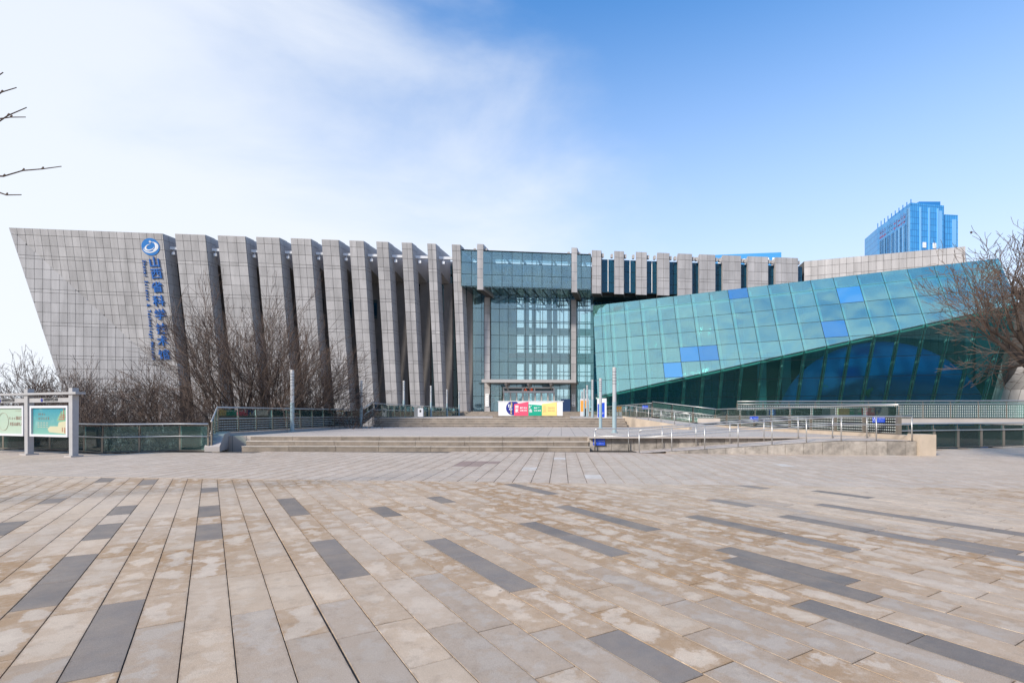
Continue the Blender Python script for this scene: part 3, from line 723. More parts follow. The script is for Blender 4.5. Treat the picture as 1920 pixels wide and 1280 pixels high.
# ---- entrance hall
eh = thing('entrance_hall', 'tall glazed entrance hall between two square stone columns', 'building')
ga, gb = top(865), top(1108)
def vplane(a, b, z): return [V((a.x, a.y, z)), V((b.x, b.y, z))]
def glazing(parent, a, b, z0, z1, ncol, zr, m, fw=.07, name='glass_pane', pick=None):
    """vertical curtain wall between plan points a and b: panes and a grid of mullions"""
    ux = (V((b.x, b.y, 0))-V((a.x, a.y, 0))); wd = ux.length; ux.normalize(); O = V((a.x, a.y, z1))
    xs = cols(wd, ncol); ys = [z1-z for z in zr]
    poly = [O, O+ux*wd, O+ux*wd+V((0, 0, z0-z1)), O+V((0, 0, z0-z1))]
    clad(parent, name, poly, O, ux, V((0, 0, -1)), xs, ys, m, gap=fw*.45, th=.03, pick=pick)
    mb = MB(); nf = V((-ux.y, ux.x, 0))
    for x in xs: mb.bar(O+ux*x+nf*.08, O+ux*x+nf*.08+V((0, 0, z0-z1)), fw, .14)
    for y in ys: mb.bar(O+V((0, 0, -y))+nf*.085, O+ux*wd+V((0, 0, -y))+nf*.085, .12, fw)
    mb.build('mullions', m_frame, parent)
upz = [23.85, 22.25, 20.65, 19.05]
glazing(eh, ga, gb, 19.05, 23.85, 13, upz, m_glass_hall)
la, lb = ga+G*5, gb+G*5
lowz = [19.0, 17.0, 15.05, 13.1, 11.15, 9.2, 7.25, 6.3, 4.1, EN]
glazing(eh, la, lb, EN, 19.0, 14, lowz, m_glass_hall)
s0, s1 = vplane(ga, gb, 19.03); MB().prism([s0, s1, s1+G*5, s0+G*5], (0, 0, -.08)).build('soffit', m_glass_hall, eh)
for k in range(1, 13):
    p = s0.lerp(s1, k/13)+V((0, 0, -.12)); MB().bar(p, p+G*5, .08, .1).build('soffit_bar', m_frame, eh)
g0, g1 = vplane(ga, gb, 23.95); MB().prism([g0, g1, g1+G*5.2, g0+G*5.2], (0, 0, .08)).build('head_roof', m_glass_clear, eh)
# roof trusses of white steel under a glass roof
for k in range(8):
    a = g0.lerp(g1, (k+.5)/8)+G*.8; tr = MB(); h = 2.6
    tr.bar(a+V((0, 0, -.4)), a+G*26+V((0, 0, -.4)), .2, .2).bar(a+V((0, 0, -.4-h)), a+G*26+V((0, 0, -.4-h)), .18, .18)
    for i in range(10):
        p = a+G*(2.6*i)+V((0, 0, -.4)); q = a+G*(2.6*i+1.3)+V((0, 0, -.4-h)); r_ = a+G*(2.6*i+2.6)+V((0, 0, -.4))
        tr.bar(p, q, .1, .1).bar(q, r_, .1, .1)
    tr.build('roof_truss', m_steelw, eh)
for k in range(7):
    for dz in (-.3, -2.9):
        p = V((g0.x, g0.y, g0.z+dz))+G*(2+3.8*k); q = V((g1.x, g1.y, g1.z+dz))+G*(2+3.8*k); MB().bar(p, q, .14, .16).build('purlin', m_steelw, eh)
h0, h1 = la+V((0, 0, 0)), lb
MB().prism([V((h0.x, h0.y, 23.6)), V((h1.x, h1.y, 23.6)), V((h1.x, h1.y, 23.6))+G*23, V((h0.x, h0.y, 23.6))+G*23], (0, 0, .08)).build('glass_roof', m_glass_clear, eh)
# gallery floors, inner columns and the far curtain wall that lets the sky through
m_in = mat('inner_plaster', (.66, .68, .68), .6); m_inf = mat('inner_slab', (.48, .49, .49), .6)
def atg(f, dep, z): p = ga.lerp(gb, f)+G*dep; return V((p.x, p.y, z))
for z, d0, th in ((12.0, 17, 1.2), (7.0, 17, .9), (16.9, 21, .7)):
    MB().prism([atg(.0, d0, z), atg(1, d0, z), atg(1, 25, z), atg(0, 25, z)], (0, 0, -th)).build('gallery_floor', m_inf, eh)
    MB().bar(atg(.02, d0-.05, z+.95), atg(.98, d0-.05, z+.95), .06, .06).build('gallery_rail', m_steelw, eh)
rb_ = MB().bar(atg(.13, 16.85, 11.45), atg(.9, 16.85, 11.45), .04, .8).build('red_banner', m_red, eh)
for f in (.07, .28, .5, .72, .93):
    for dep in (18.5, 25): MB().tube([atg(f, dep, EN), atg(f, dep, 23)], .42, 14).build('inner_column', m_in, eh, smooth=False)
ca, cb = atg(0, 26, 0), atg(1, 26, 0)
glazing(eh, ca, cb, EN, 23.5, 12, [23.5, 21.5, 19, 16.6, 14.3, 12, 9.5, 7, 4.4, EN], m_glass_clear, fw=.16, name='rear_pane')
MB().prism([atg(.14, 17.5, EN), atg(.34, 17.5, 7), atg(.34, 17.5, 6.4), atg(.17, 17.5, EN)], G*1.6).build('inner_stair', m_in, eh)
# side walls of the hall
for f in (-.01, 1.01):
    MB().prism([atg(f, 5.3, EN), atg(f, 25.6, EN), atg(f, 25.6, 23.4), atg(f, 5.3, 23.4)], E*.3).build('side_wall', m_in, eh)
# two entrance columns
def col_pair(px0, px1, lx0, lx1):
    a, b = top(px0), top(px1); cb_ = MB().prism([a+V((0, 0, .25)), b+V((0, 0, .25)), V((b.x, b.y, 18.55)), V((a.x, a.y, 18.55))], G*6).build('column_head', m_joint, eh)
    wd = (b-a).length; A = a+V((0, 0, .25))
    clad(cb_, 'stone_panel', [A, b+V((0, 0, .25)), V((b.x, b.y, 18.55)), V((a.x, a.y, 18.55))], A, (b-a).normalized(), V((0, 0, -1)), [0, wd], [0, .8, 2.1, 3.4, 4.7, 6.3], m_stone)
    clad(cb_, 'side_panel', [b+V((0, 0, .25)), b+G*6+V((0, 0, .25)), V((*(b+G*6).to_2d(), 18.55)), V((b.x, b.y, 18.55))], b+V((0, 0, .25)), G, V((0, 0, -1)), cols(6, 5), [0, .8, 2.1, 3.4, 4.7, 6.3], m_stone_side, joined=True)
    d = (a+G*4.4).y; p = V(((lx0-960)/F*d, d, EN)); q = V(((lx1-960)/F*d, d+.1, EN))
    c2 = MB().prism([p, q, q+V((0, 0, 16.7)), p+V((0, 0, 16.7))], G*.9).build('column', m_joint, eh)
    clad(c2, 'stone_panel', [p, q, q+V((0, 0, 16.7)), p+V((0, 0, 16.7))], p+V((0, 0, 16.7)), (q-p).normalized(), V((0, 0, -1)), [0, (q-p).length], [0]+[1.2*k for k in range(1, 15)], m_stone)
    # spotlights on the head
    for s, e in ((a, -.35), (b, .35)): MB().box(s.x+e-.16, s.x+e+.16, s.y+.3, s.y+.9, 23.9, 24.35).build('spotlight', m_grey, cb_)
    # white name plaque on the column
    m_ = p.lerp(q, .5)+V((0, -.12, 0)); pl = MB().box(m_.x-.24, m_.x+.24, m_.y-.05, m_.y, EN+.75, EN+2.6).build('name_plaque', m_white, c2)
    for k in range(9): MB().box(m_.x-.09, m_.x+.09, m_.y-.06, m_.y-.051, EN+.9+k*.18, EN+1.02+k*.18).build('plaque_mark', m_grey, pl) if k % 2 == 0 else None
col_pair(894.5, 906, 908, 918.5); col_pair(1071.5, 1082, 1070.5, 1080.5)
# entrance canopy with three struts
cd = 72.2; cx0, cx1 = (903-960)/F*cd, (1081.6-960)/F*cd
can = MB().prism([(cx0, cd, 5.95), (cx1, cd+.9, 5.95), (cx1+.9, cd+5, 5.95), (cx0+.9, cd+4.1, 5.95)], (0, 0, .42)).build('canopy', m_grey, eh)
for f in (.25, .49, .73):
    p = V((cx0+(cx1-cx0)*f, cd+.4+f, 5.8)); MB().bar(p, p+V((.5, 2.6, -.05)), .3, .35).tube([p+V((0, .4, -.1)), p+V((.6, 3.0, -1.2))], .12, 8).build('canopy_bracket', m_grey, can)
# door portal
pd = 74.8; X = lambda px: (px-960)/F*pd; Zp = lambda py: EYE+(HZ-py)/F*pd
po = thing('door_portal', 'pale metal portal with a row of glass doors and a red lit entrance sign', 'doorway', (X(991), pd, EN))
def pb(x0, x1, y0, y1, dy0, dy1, nm, m, par=None): 
    o = MB().box(X(x0), X(x1), pd+dy0, pd+dy1, max(Zp(y1), EN), Zp(y0)).build(nm, m); 
    keep(o, po) if par is None else keep(o, par); return o
pb(943, 1040, 725.5, 728, 0, 1.6, 'header', m_whitef); pb(943, 1040, 732.5, 736, 0, 1.6, 'header', m_whitef)
for xx in (943, 979, 1001, 1037.5): pb(xx, xx+2.4, 728.01, 732.49, .0, 1.2, 'header_post', m_whitef)
for xx in (945.6, 1003.6): pb(xx, xx+33, 728.02, 732.48, .4, .5, 'header_panel', m_glass_dark)
led = pb(981.5, 1000.9, 728.02, 732.48, .3, .5, 'sign_panel', m_black)
m_ledt = mat('led_text', (.9, .12, .03), .5); m_ledt.node_tree.nodes['Principled BSDF'].inputs['Emission Color'].default_value = (1, .12, .03, 1); m_ledt.node_tree.nodes['Principled BSDF'].inputs['Emission Strength'].default_value = .6
for ch, px in (('入', 985.5), ('口', 996)): put_text('sign_character', ch, .42, m_ledt, led, (X(px), pd+.28, Zp(730.3)), (1, 0, 0), (0, 0, 1), .01, .01)
for k, xx in enumerate((943, 956, 967.5, 979, 990.5, 1002, 1014, 1026, 1037.5)): pb(xx, xx+2.6, 736.01, 771.6, .02, .4, 'door_post', m_grey)
for k, (xa, xb) in enumerate(((945.7, 955.9), (958.7, 967.4), (970.2, 978.9), (981.7, 990.4), (993.2, 1001.9), (1004.7, 1013.9), (1016.7, 1025.9), (1028.7, 1037.4))):
    dr = pb(xa+.1, xb-.1, 736.2, 771.6, .12, .2, 'door', m_glass_hall)
    keep(MB().box(X(xa+1), X(xb-1), pd+.06, pd+.1, EN+1.0, EN+1.06).build('handle', m_steel), dr)
# plaques and posters left of the doors, navy hoarding right of them
pp = V((X(919), pd+.9, 0)); pcol = [m_whitef, mat('poster_a', (.6, .35, .1), .5), mat('poster_b', (.65, .6, .55), .5), m_red, mat('poster_c', (.45, .40, .12), .5), mat('poster_d', (.62, .60, .62), .5)]
wb = thing('poster_wall', 'rows of small framed plaques on dark boards left of the doors', 'display', (X(931), pd+.9, EN))
keep(MB().box(X(920), X(943), pd+.95, pd+1.05, Zp(754), Zp(724)).build('backing_board', m_frame), wb)
for j, yy in enumerate((725, 732, 740, 747)):
    for i, xx in enumerate((920.8, 928.6, 936.4)):
        if (i, j) == (0, 0): continue
        keep(MB().box(X(xx), X(xx+6.3), pd+.88, pd+.94, Zp(yy+5.6), Zp(yy)).build('plaque', pcol[(i*2+j*3) % 6]), wb)
nh = tag(MB().box(X(1052), X(1070), pd+.5, pd+.65, EN, Zp(748)).build('navy_hoarding', mat('navy_board', (.006, .03, .10), .5)), 'dark navy hoarding beside the right entrance column', 'hoarding')

# ---- right wing: hanging stone boxes over blue glass
rw2 = thing('museum_wing', 'upper stone wing of hanging boxes and blue glass behind the crystal hall', 'building')
BOX = [(1110, 1127), (1152, 1169.5), (1192.5, 1212.5), (1232.5, 1255), (1271, 1297.5), (1311, 1341), (1355, 1389), (1402.5, 1440), (1454, 1496)]
ZB = 18.5
for x0, x1 in BOX:
    a, b = top(x0), top(x1); wd = (b-a).length; D = V((0, 0, ZB-ZT)); ux = (b-a).normalized()
    f = MB().prism([a, b, b+D, a+D], G*2.2).build('hanging_box', m_joint, rw2)
    n = max(2, round(wd/1.0)); ys = [0, .9, 2.25, 3.6, 4.0, 5.1, 6.4]
    clad(f, 'stone_panel', [a, b, b+D, a+D], a, ux, V((0, 0, -1)), cols(wd, n), ys, m_stone)
    for s, sg in ((a, -1), (b, 1)):
        q = [s, s+G*2.2, s+G*2.2+D, s+D]
        mb = MB().prism([p+ux*sg*.03 for p in q], -ux*sg*.026).build('side_panel', m_stone_side, f)
        MB().box(s.x+sg*.3-.14, s.x+sg*.3+.14, s.y+.2, s.y+.7, 23.75, 24.25).build('spotlight', m_grey, f)
allx = [1108]+[v for f in BOX for v in f]+[1508]
for i in range(0, len(allx)-1, 2):
    a, b = top(allx[i])+G*.9, top(allx[i+1])+G*.9
    if i == 0: continue
    ux = (b-a).normalized(); a = a+ux*.05; b = b-ux*.05
    glazing(rw2, a, b, 18.9, 23.6, 2 if i < 12 else 1, [23.6, 21.9, 20.3, 18.9], m_glass_blue, fw=.06)
    if i < 8:
        c = a.lerp(b, .5)-G*.15; MB().bar(V((c.x, c.y, 19)), V((c.x, c.y, 23.6)), .08, .1).build('white_mullion', m_white, rw2)
a, b = top(1108)+G*2.3, top(1508)+G*2.3
MB().prism([V((a.x, a.y, 23.6)), V((b.x, b.y, 23.6)), V((b.x, b.y, 23.6))+G*24, V((a.x, a.y, 23.6))+G*24], (0, 0, .25)).build('roof', m_stone_side, rw2)
MB().prism([V((a.x, a.y, 18.55)), V((b.x, b.y, 18.55)), V((b.x, b.y, 18.55))+G*24, V((a.x, a.y, 18.55))+G*24], (0, 0, .25)).build('soffit', m_frame, rw2)
MB().prism([V((a.x, a.y, 18.8)), V((b.x, b.y, 18.8)), V((b.x, b.y, 23.6)), V((a.x, a.y, 23.6))], G*.3).build('dark_lining', m_joint, rw2)
a, b = top(1108)+G*5, top(1508)+G*5
glazing(rw2, a, b, ROOT_Z, 18.5, 26, [18.5, 16.5, 14, 11, 8, 5, 1.5, ROOT_Z], m_glass_blue, fw=.1)
MB().prism([V((a.x, a.y, ROOT_Z)), V((b.x, b.y, ROOT_Z)), V((b.x, b.y, 18.4)), V((a.x, a.y, 18.4))], G*.3).build('dark_lining', m_joint, rw2).location = (G*6)
# big plain slab at the right end, turned towards the plaza
sa = at(1507.5, 490, 960*23.05/285); sb = at(1810, 462, 960*23.05/313)
sa.z = sb.z = ZT
d = V((0, 0, -16)); sl_ = MB().prism([sa, sb, sb+d, sa+d], G*5).build('end_slab', m_joint, rw2)
clad(sl_, 'stone_panel', [sa, sb, sb+d, sa+d], sa, (sb-sa).normalized(), V((0, 0, -1)), [.92*i for i in range(40)], [0, .95, 2.3, 3.65, 5, 6.35, 7.7, 9, 10.3, 11.6, 13, 14.5, 16.1], m_stone, limit=180)

# ---- crystal hall
cr_ = thing('crystal_hall', 'faceted teal glass hall leaning over the sunken court', 'building')
ce = V((1.93, -1.168, 0)).normalized(); MU = V((.02, .42, 1)); ZC = 17.15
T0 = V((11.7, 74.1, ZC)); tl = 2.256
def Tp(t): return T0+ce*(tl*t)
T_end = 19.3
Ta, Tb = T0, Tp(T_end)
nU = ce.cross(MU).normalized()
cL = ray_plane(1115, 744, T0, nU); cR = ray_plane(1815, 590, T0, nU)
cdv = (cR-cL); kk = lambda X: cL+cdv*((X-cL.x)/cdv.x)
tE = Tb-MU*0; # right end of the crease lies under the right end of the top edge
s_ = 6.0
for _ in range(30):
    q = Tb-MU*s_; c_ = kk(q.x); s_ += (q.z-c_.z)*.8
CRr = kk((Tb-MU*s_).x)
dnL = V((.033, .33, -1)); cdir = cdv.normalized()
upoly = [Ta, Tb, CRr, cL]
xsU = [0]+[.55*tl, 1.1*tl]+[tl*(2.05+i) for i in range(19)]
ysU = [0, 1.35]+[1.35+1.95*i for i in range(1, 9)]
BLUE = [(1600, 551), (1577, 617), (1302, 666), (1336, 664), (1271, 696), (1391, 550)]
bl2 = [to2d(ray_plane(x, y, T0, nU), T0, ce, -MU) for x, y in BLUE]
def pickU(i, j, c):
    for x, y in bl2:
        if xsU[i] < x < xsU[i+1] and ysU[j] < y < ysU[j+1]: return m_cry_blue
clad(cr_, 'roof_pane', upoly, T0, ce, -MU, xsU, ysU, m_cry_up, gap=.03, th=.03, pick=pickU)
hdir = (cdir + dnL*(cdir.z)).normalized()      # level direction inside the lower facet
zb_ = -2.6
lp = [cL, CRr, CRr+dnL*(CRr.z-zb_), cL+dnL*(cL.z-zb_)]
OL = CRr.copy(); 
# columns of the lower facet start where the roof mullions meet the crease
cs = []
for x in xsU:
    q = T0+ce*x; s2 = 3.0
    for _ in range(40):
        p = q-MU*s2; s2 += (p.z-kk(p.x).z)*.7
    if s2 > 0: cs.append(kk((q-MU*s2).x))
xsL = sorted(to2d(p, cL, hdir, dnL)[0] for p in cs if p.x <= CRr.x+.2)
xsL = xsL+[xsL[-1]+2.2, xsL[-1]+4.4]
lp2 = [to2d(p, cL, hdir, dnL) for p in lp]
y0_ = min(p[1] for p in lp2); ysL = [y0_+.4+2.05*i for i in range(0, 12)]; ysL = [y0_-1]+ysL
clad(cr_, 'lower_pane', lp, cL, hdir, dnL, xsL, ysL, m_cry_low, gap=.03, th=.03)
# joints drawn as slim dark bars just behind the panes, pale steel ribs further in
def facet_bars(poly3, O, ux, uy, xs, ys, n, rr, tag_):
    poly = [to2d(p, O, ux, uy) for p in poly3]; mb = MB()
    for ax_, vals in ((0, xs), (1, ys)):
        for v in vals:
            pts = []
            for i in range(len(poly)):
                p, q = poly[i], poly[(i+1) % len(poly)]
                if (p[ax_]-v)*(q[ax_]-v) < 0:
                    t = (v-p[ax_])/(q[ax_]-p[ax_]); pts.append((p[0]+(q[0]-p[0])*t, p[1]+(q[1]-p[1])*t))
            if len(pts) == 2:
                a, b = [O+ux*x+uy*y for x, y in pts]
                mb.bar(a+n*.05, b+n*.05, .055, .055)
                if ax_ == 0 and (b-a).length > .8:
                    sh = ux*.18+n*.75
                    MB().tube([a+sh, b+sh], rr, 10).build('steel_rib', m_rib, cr_, smooth=True)
                    for f in (.02, .98):
                        pass
    mb.build(tag_, m_frame, cr_)
nUi = nU if nU.y > 0 else -nU
nLo = hdir.cross(dnL).normalized(); nLo = nLo if nLo.y > 0 else -nLo
facet_bars(upoly, T0, ce, -MU, xsU, ysU, nUi, .17, 'roof_joints')
facet_bars(lp, cL, hdir, dnL, xsL, ysL, nLo, .20, 'lower_joints')
MB().tube([Ta-MU*1.0+nUi*.8, Tb-MU*1.0+nUi*.8], .22, 10).build('ridge_beam', m_rib, cr_, smooth=True)
MB().tube([cL+nUi*.6, CRr+nUi*.6], .14, 8).build('crease_beam', m_rib, cr_, smooth=True)
MB().bar(cL-V((0, .03, 0)), CRr-V((0, .03, 0)), .06, .06).build('crease_joint', m_frame, cr_)
# roof, end walls, floor and the inner back wall
bk0 = V((14.5, 84.0, 0)); bk1 = V((70, 74.0, 0))
z_ = V((0, 0, 1))
MB().prism([Ta, Tb, bk1+z_*ZC, bk0+z_*ZC], (0, 0, -.12)).build('flat_roof', glass('clear_roof_sheet', (.8, .93, .93), (.3, .4, .4), .1), cr_)  # roof glazing added to let the sun brighten the interior
Lb = lp[3]; Rb = lp[2]
MB().add([Ta, cL, Lb, bk0+z_*zb_, bk0+z_*ZC], [(0, 1, 2, 3, 4)]).build('end_glazing', m_cry_low, cr_, fix=False)
MB().add([Tb, CRr, Rb, bk1+z_*zb_, bk1+z_*ZC], [(0, 1, 2, 3, 4)]).build('end_glazing', m_cry_low, cr_, fix=False)
m_cin = mat('crystal_inner_wall', (.52, .64, .63), .6)
MB().prism([bk0+z_*zb_, bk1+z_*zb_, bk1+z_*(ZC-.2), bk0+z_*(ZC-.2)], (0, .4, 0)).build('inner_back_wall', m_cin, cr_)
MB().prism([Lb+z_*.02, Rb+z_*.02, bk1+z_*(zb_+.02), bk0+z_*(zb_+.02)], (0, 0, .1)).build('hall_floor', m_cin, cr_)
m_tealw = mat('inner_teal_glazing', (.12, .50, .55), .25)
for k in range(16):                            # dark exhibition panels and tall teal windows along the back
    f = (k+.2)/16; f2 = (k+.8)/16; a, b = bk0.lerp(bk1, f), bk0.lerp(bk1, f2)
    MB().prism([a+V((0, -.3, zb_)), b+V((0, -.3, zb_)), b+V((0, -.3, 11 if k < 10 else 16)), a+V((0, -.3, 11 if k < 10 else 16))], (0, .2, 0)).build('inner_panel', m_tealw if k > 9 else m_joint, cr_)
m_globe = mat('globe_sea', (.02, .17, .50), .45, noise=1, nscale=.13, col2=(.10, .24, .09))
gn = m_globe.node_tree
for nd in gn.nodes:
    if nd.type == 'MAP_RANGE': nd.inputs['From Min'].default_value = .61; nd.inputs['From Max'].default_value = .63
bmg = bmesh.new(); bmesh.ops.create_uvsphere(bmg, u_segments=64, v_segments=40, radius=11.3); meg = bpy.data.meshes.new('globe'); bmg.to_mesh(meg); bmg.free()
for p in meg.polygons: p.use_smooth = True
meg.materials.append(m_globe); go = bpy.data.objects.new('globe', meg); C.objects.link(go); go.location = (47.6, 67.5, -.4)
tag(go, 'huge dark blue globe with green land inside the crystal hall', 'globe')

# ---- stone flank beyond the crystal hall
fk = thing('stone_flank', 'overhanging dark stone flank beyond the glass hall tip', 'building')
fa = at(1868, 775, 62); fb = at(2050, 775, 56)
def fpt(f, z, dd): p = fa.lerp(fb, f); return V((p.x, p.y+dd, z))
prof = [(-2.6, .5), (1.5, .3), (4.4, -.6), (6.2, -2.2), (15.7, -7.5)]
fc = MB(); body = []
for z, dd in prof: body.append((z, dd))
for i in range(len(prof)-1):
    (z0, d0), (z1, d1) = prof[i], prof[i+1]
    pan = MB(); fc.prism([fpt(0, z0, d0), fpt(1, z0, d0), fpt(1, z1, d1), fpt(0, z1, d1)], (0, 4, 0))
    O = fpt(0, z1, d1); ux = (fb-fa); wd = ux.length; ux.normalize(); uy = (fpt(0, z0, d0)-O).normalized(); ln = (fpt(0, z0, d0)-O).length
    nr = max(1, round(ln/1.3)); clad(fk, 'stone_panel', [O, O+ux*wd, O+ux*wd+uy*ln, O+uy*ln], O, ux, uy, cols(wd, 9), cols(ln, nr), m_stone)
fc.build('flank_core', m_joint, fk)
MB().prism([fpt(0, 15.75, -7.4), fpt(1, 15.75, -7.4), fpt(1, 15.75, 12), fpt(0, 15.75, 12)], (0, 0, .3)).build('roof', m_stone_side, fk)

# ------------------------------------------------------------------ far towers
m_tow = bpy.data.materials.new('tower_glass'); m_tow.use_nodes = True
def tower_material(m):
    t = m.node_tree; n = t.nodes; l = t.links; b = n['Principled BSDF']; b.inputs['Roughness'].default_value = .25
    g = n.new('ShaderNodeNewGeometry'); sp = n.new('ShaderNodeSeparateXYZ'); l.new(g.outputs['Position'], sp.inputs[0])
    cb = n.new('ShaderNodeCombineXYZ'); ad = n.new('ShaderNodeMath'); ad.operation = 'ADD'; l.new(sp.outputs[0], ad.inputs[0]); l.new(sp.outputs[1], ad.inputs[1]); l.new(ad.outputs[0], cb.inputs[0]); l.new(sp.outputs[2], cb.inputs[1])
    br = n.new('ShaderNodeTexBrick'); br.offset = 0; br.inputs['Scale'].default_value = 1; br.inputs['Brick Width'].default_value = 1.6; br.inputs['Row Height'].default_value = 3.4; br.inputs['Mortar Size'].default_value = .16
    br.inputs['Color1'].default_value = (.035, .27, .62, 1); br.inputs['Color2'].default_value = (.06, .34, .70, 1); br.inputs['Mortar'].default_value = (.02, .15, .40, 1)
    l.new(cb.outputs[0], br.inputs['Vector']); l.new(br.outputs['Color'], b.inputs['Base Color'])
tower_material(m_tow)
m_towp = mat('tower_pilaster', (.18, .44, .76), .35); m_towd = mat('tower_dark_strip', (.015, .17, .45), .3); m_towsign = mat('tower_sign_red', (.75, .10, .20), .5)
tw = thing('hotel_tower', 'blue glass high-rise with a stepped roof and rooftop letters', 'tower', at(1720, 775, 280))
D1 = 280; tA = at(1645, 428, D1*391/347); tB = at(1707, 384, D1); tC = at(1770, 380, D1+4); tD = at(1771, 402, D1+6); tE_ = at(1796, 402, D1+7)
def tpart(a, b, dep, nm, m, zt, z0=-2): keep(MB().prism([V((a.x, a.y, z0)), V((b.x, b.y, z0)), V((b.x, b.y, zt)), V((a.x, a.y, zt))], (6, dep, 0)).build(nm, m), tw)
zt = tB.z
tpart(tA, tB, 20, 'tower_block', m_tow, zt); tpart(tB, tC, 25, 'tower_block', m_tow, zt+1.2); tpart(tD, tE_, 18, 'tower_block', m_tow, at(1771, 402, D1+6).z)
def strip(a, b, f0, f1, z0, z1, m, nm, out=.5):
    p, q = a.lerp(b, f0), a.lerp(b, f1); n = V((b.y-a.y, a.x-b.x, 0)).normalized(); n = n if n.y < 0 else -n
    keep(MB().prism([V((p.x, p.y, z0)), V((q.x, q.y, z0)), V((q.x, q.y, z1)), V((p.x, p.y, z1))], n*out).build(nm, m), tw)
for f in (.08, .19, .31, .43, .545, .66, .78): strip(tA, tB, f, f+.052, 40, zt-9, m_towp, 'pilaster', 1.0); strip(tA, tB, f+.056, f+.10, 40, zt-9, m_towd, 'dark_strip', .4)
strip(tA, tB, .90, .985, 40, zt-1, m_towp, 'pilaster', .6)
for f in (.26, .52, .78): strip(tB, tC, f, f+.03, 40, zt-1, m_towp, 'pilaster', .6); strip(tB, tC, f-.02, f+.06, 40, zt-47, m_towp, 'stone_pier', .9)
for f, ys in ((.36, (20, 28, 44)), (.66, (20, 28, 36, 44))):
    for y in ys:
        for k in range(3): strip(tB, tC, f+k*.035, f+k*.035+.024, zt-y-3, zt-y, m_white, 'window', .3)
strip(tB, tC, .84, .93, 40, zt-2, m_towp, 'pilaster', .3)
strip(tD, tE_, .55, .85, 40, tE_.z-3, m_towp, 'pilaster', .3)
# unreadable rooftop letters: stroke clusters on a raised band
for k, (f0, f1, m_) in enumerate(((.08, .14, 0), (.15, .21, 0), (.22, .28, 0), (.31, .40, 1), (.41, .49, 1), (.53, .62, 0), (.64, .71, 0), (.73, .79, 0), (.81, .87, 0))):
    mm = m_towsign if m_ == 0 else m_towp
    strip(tA, tB, f0, f1, zt-7.6, zt-6.7, mm, 'sign_stroke', 1.4); strip(tA, tB, f0, f1, zt-4.9, zt-4.1, mm, 'sign_stroke', 1.5)
    strip(tA, tB, f0+.005, f0+.018, zt-8.2, zt-2, mm, 'sign_stroke', 1.6); strip(tA, tB, f1-.018, f1-.004, zt-7.2, zt-3, mm, 'sign_stroke', 1.7)
for f in [k/9 for k in range(10)]: strip(tA, tB, f, f+.006, zt, zt+3, m_towd, 'roof_mast', .4)
keep(MB().box(tB.x+8, tC.x-2, tB.y+4, tB.y+14, zt+1.2, zt+3.4).build('roof_house', m_towd), tw)
ob = thing('office_block', 'blue roofed office block with a row of white windows behind the stone boxes', 'building', at(1400, 775, 350))
oa = at(1340, 478, 365); o2 = at(1465, 473, 350)
keep(MB().prism([V((oa.x, oa.y, -2)), V((o2.x, o2.y, -2)), o2, oa], (6, 20, 0)).build('block_body', mat('office_blue', (.03, .25, .55), .4), ), ob)
for k in range(24):
    f = .05+k*.039
    if k % 7 == 6: continue
    p, q = oa.lerp(o2, f), oa.lerp(o2, f+.026); z = -6.2
    keep(MB().prism([p+V((0, -.4, z)), q+V((0, -.4, z)), q+V((0, -.4, z+2.7)), p+V((0, -.4, z+2.7))], (0, .35, 0)).build('window', m_white), ob)

# ------------------------------------------------------------------ printed box, notice boards, bins, signs
bx = thing('printed_barrier', 'long white box printed with a navy disc and pink, green and yellow panels', 'display box', (1.3, 39.2, 1.385))
def bp(px): return (px-960)/F*39.0
Zb = lambda py: 1.385+(779.5-py)/F*39.0
keep(MB().box(bp(934.5), bp(1055), 39.02, 39.9, 1.387, Zb(753)).box(bp(933), bp(1057), 38.98, 39.94, Zb(753), Zb(752)).build('white_box', m_white), bx)
cx, cz, rr = bp(962), Zb(765.2), 13.2/F*39
pts = [V((cx+rr*math.cos(a), 39.0, max(cz+rr*math.sin(a), 1.39))) for a in [R(10*k) for k in range(36)]]
dsc = keep(MB().prism(pts, (0, .015, 0)).build('navy_disc', m_navy), bx)
def trap(x0, x1, yl, yr, m, nm, y): return keep(MB().prism([V((bp(x0), y, 1.389)), V((bp(x1), y, 1.389)), V((bp(x1), y, Zb(yr))), V((bp(x0), y, Zb(yl)))], (0, .012, 0)).build(nm, m), bx)
pk = trap(964, 990.5, 758, 753.5, m_pink, 'pink_panel', 38.984); gp = trap(990.6, 1016, 758, 760, m_green, 'green_panel', 38.984); yp = trap(1016.1, 1044, 757.5, 754, m_yel, 'yellow_panel', 38.984)
fx, fz = V((1, 0, 0)), V((0, 0, 1))
def bt(s, px, py, size, m, par, dy=38.975, bold=.004): put_text('lettering', s, size, m, par, (bp(px), dy, Zb(py)), fx, fz, .003, bold)
for k, ch in enumerate('社会主义'): bt(ch, 959.2, 754+k*3.0, .12, m_yel, dsc, 38.99)
bt('核', 955.5, 761.5, .24, m_white, dsc, 38.99, .01); bt('心', 957.5, 767, .24, m_white, dsc, 38.99, .01)
for k, ch in enumerate('价值观'): bt(ch, 958.5, 770+k*2.6, .11, m_yel, dsc, 38.99)
for par, x0, big, sm, mt in ((pk, 969, '国家', ('富强 民主', '文明 和谐'), m_white), (gp, 995, '社会', ('自由 平等', '公正 法治'), m_white), (yp, 1021, '公民', ('爱国 敬业', '诚信 友善'), mat('faded_print', (.80, .52, .22), .6))):
    bt(big[0], x0, 763.7, .27, mt, par, bold=.008); bt(big[1], x0, 770.5, .27, mt, par, bold=.008)
    bt(sm[0], x0+12.5, 765, .125, mt, par); bt(sm[1], x0+12.5, 770, .125, mt, par)
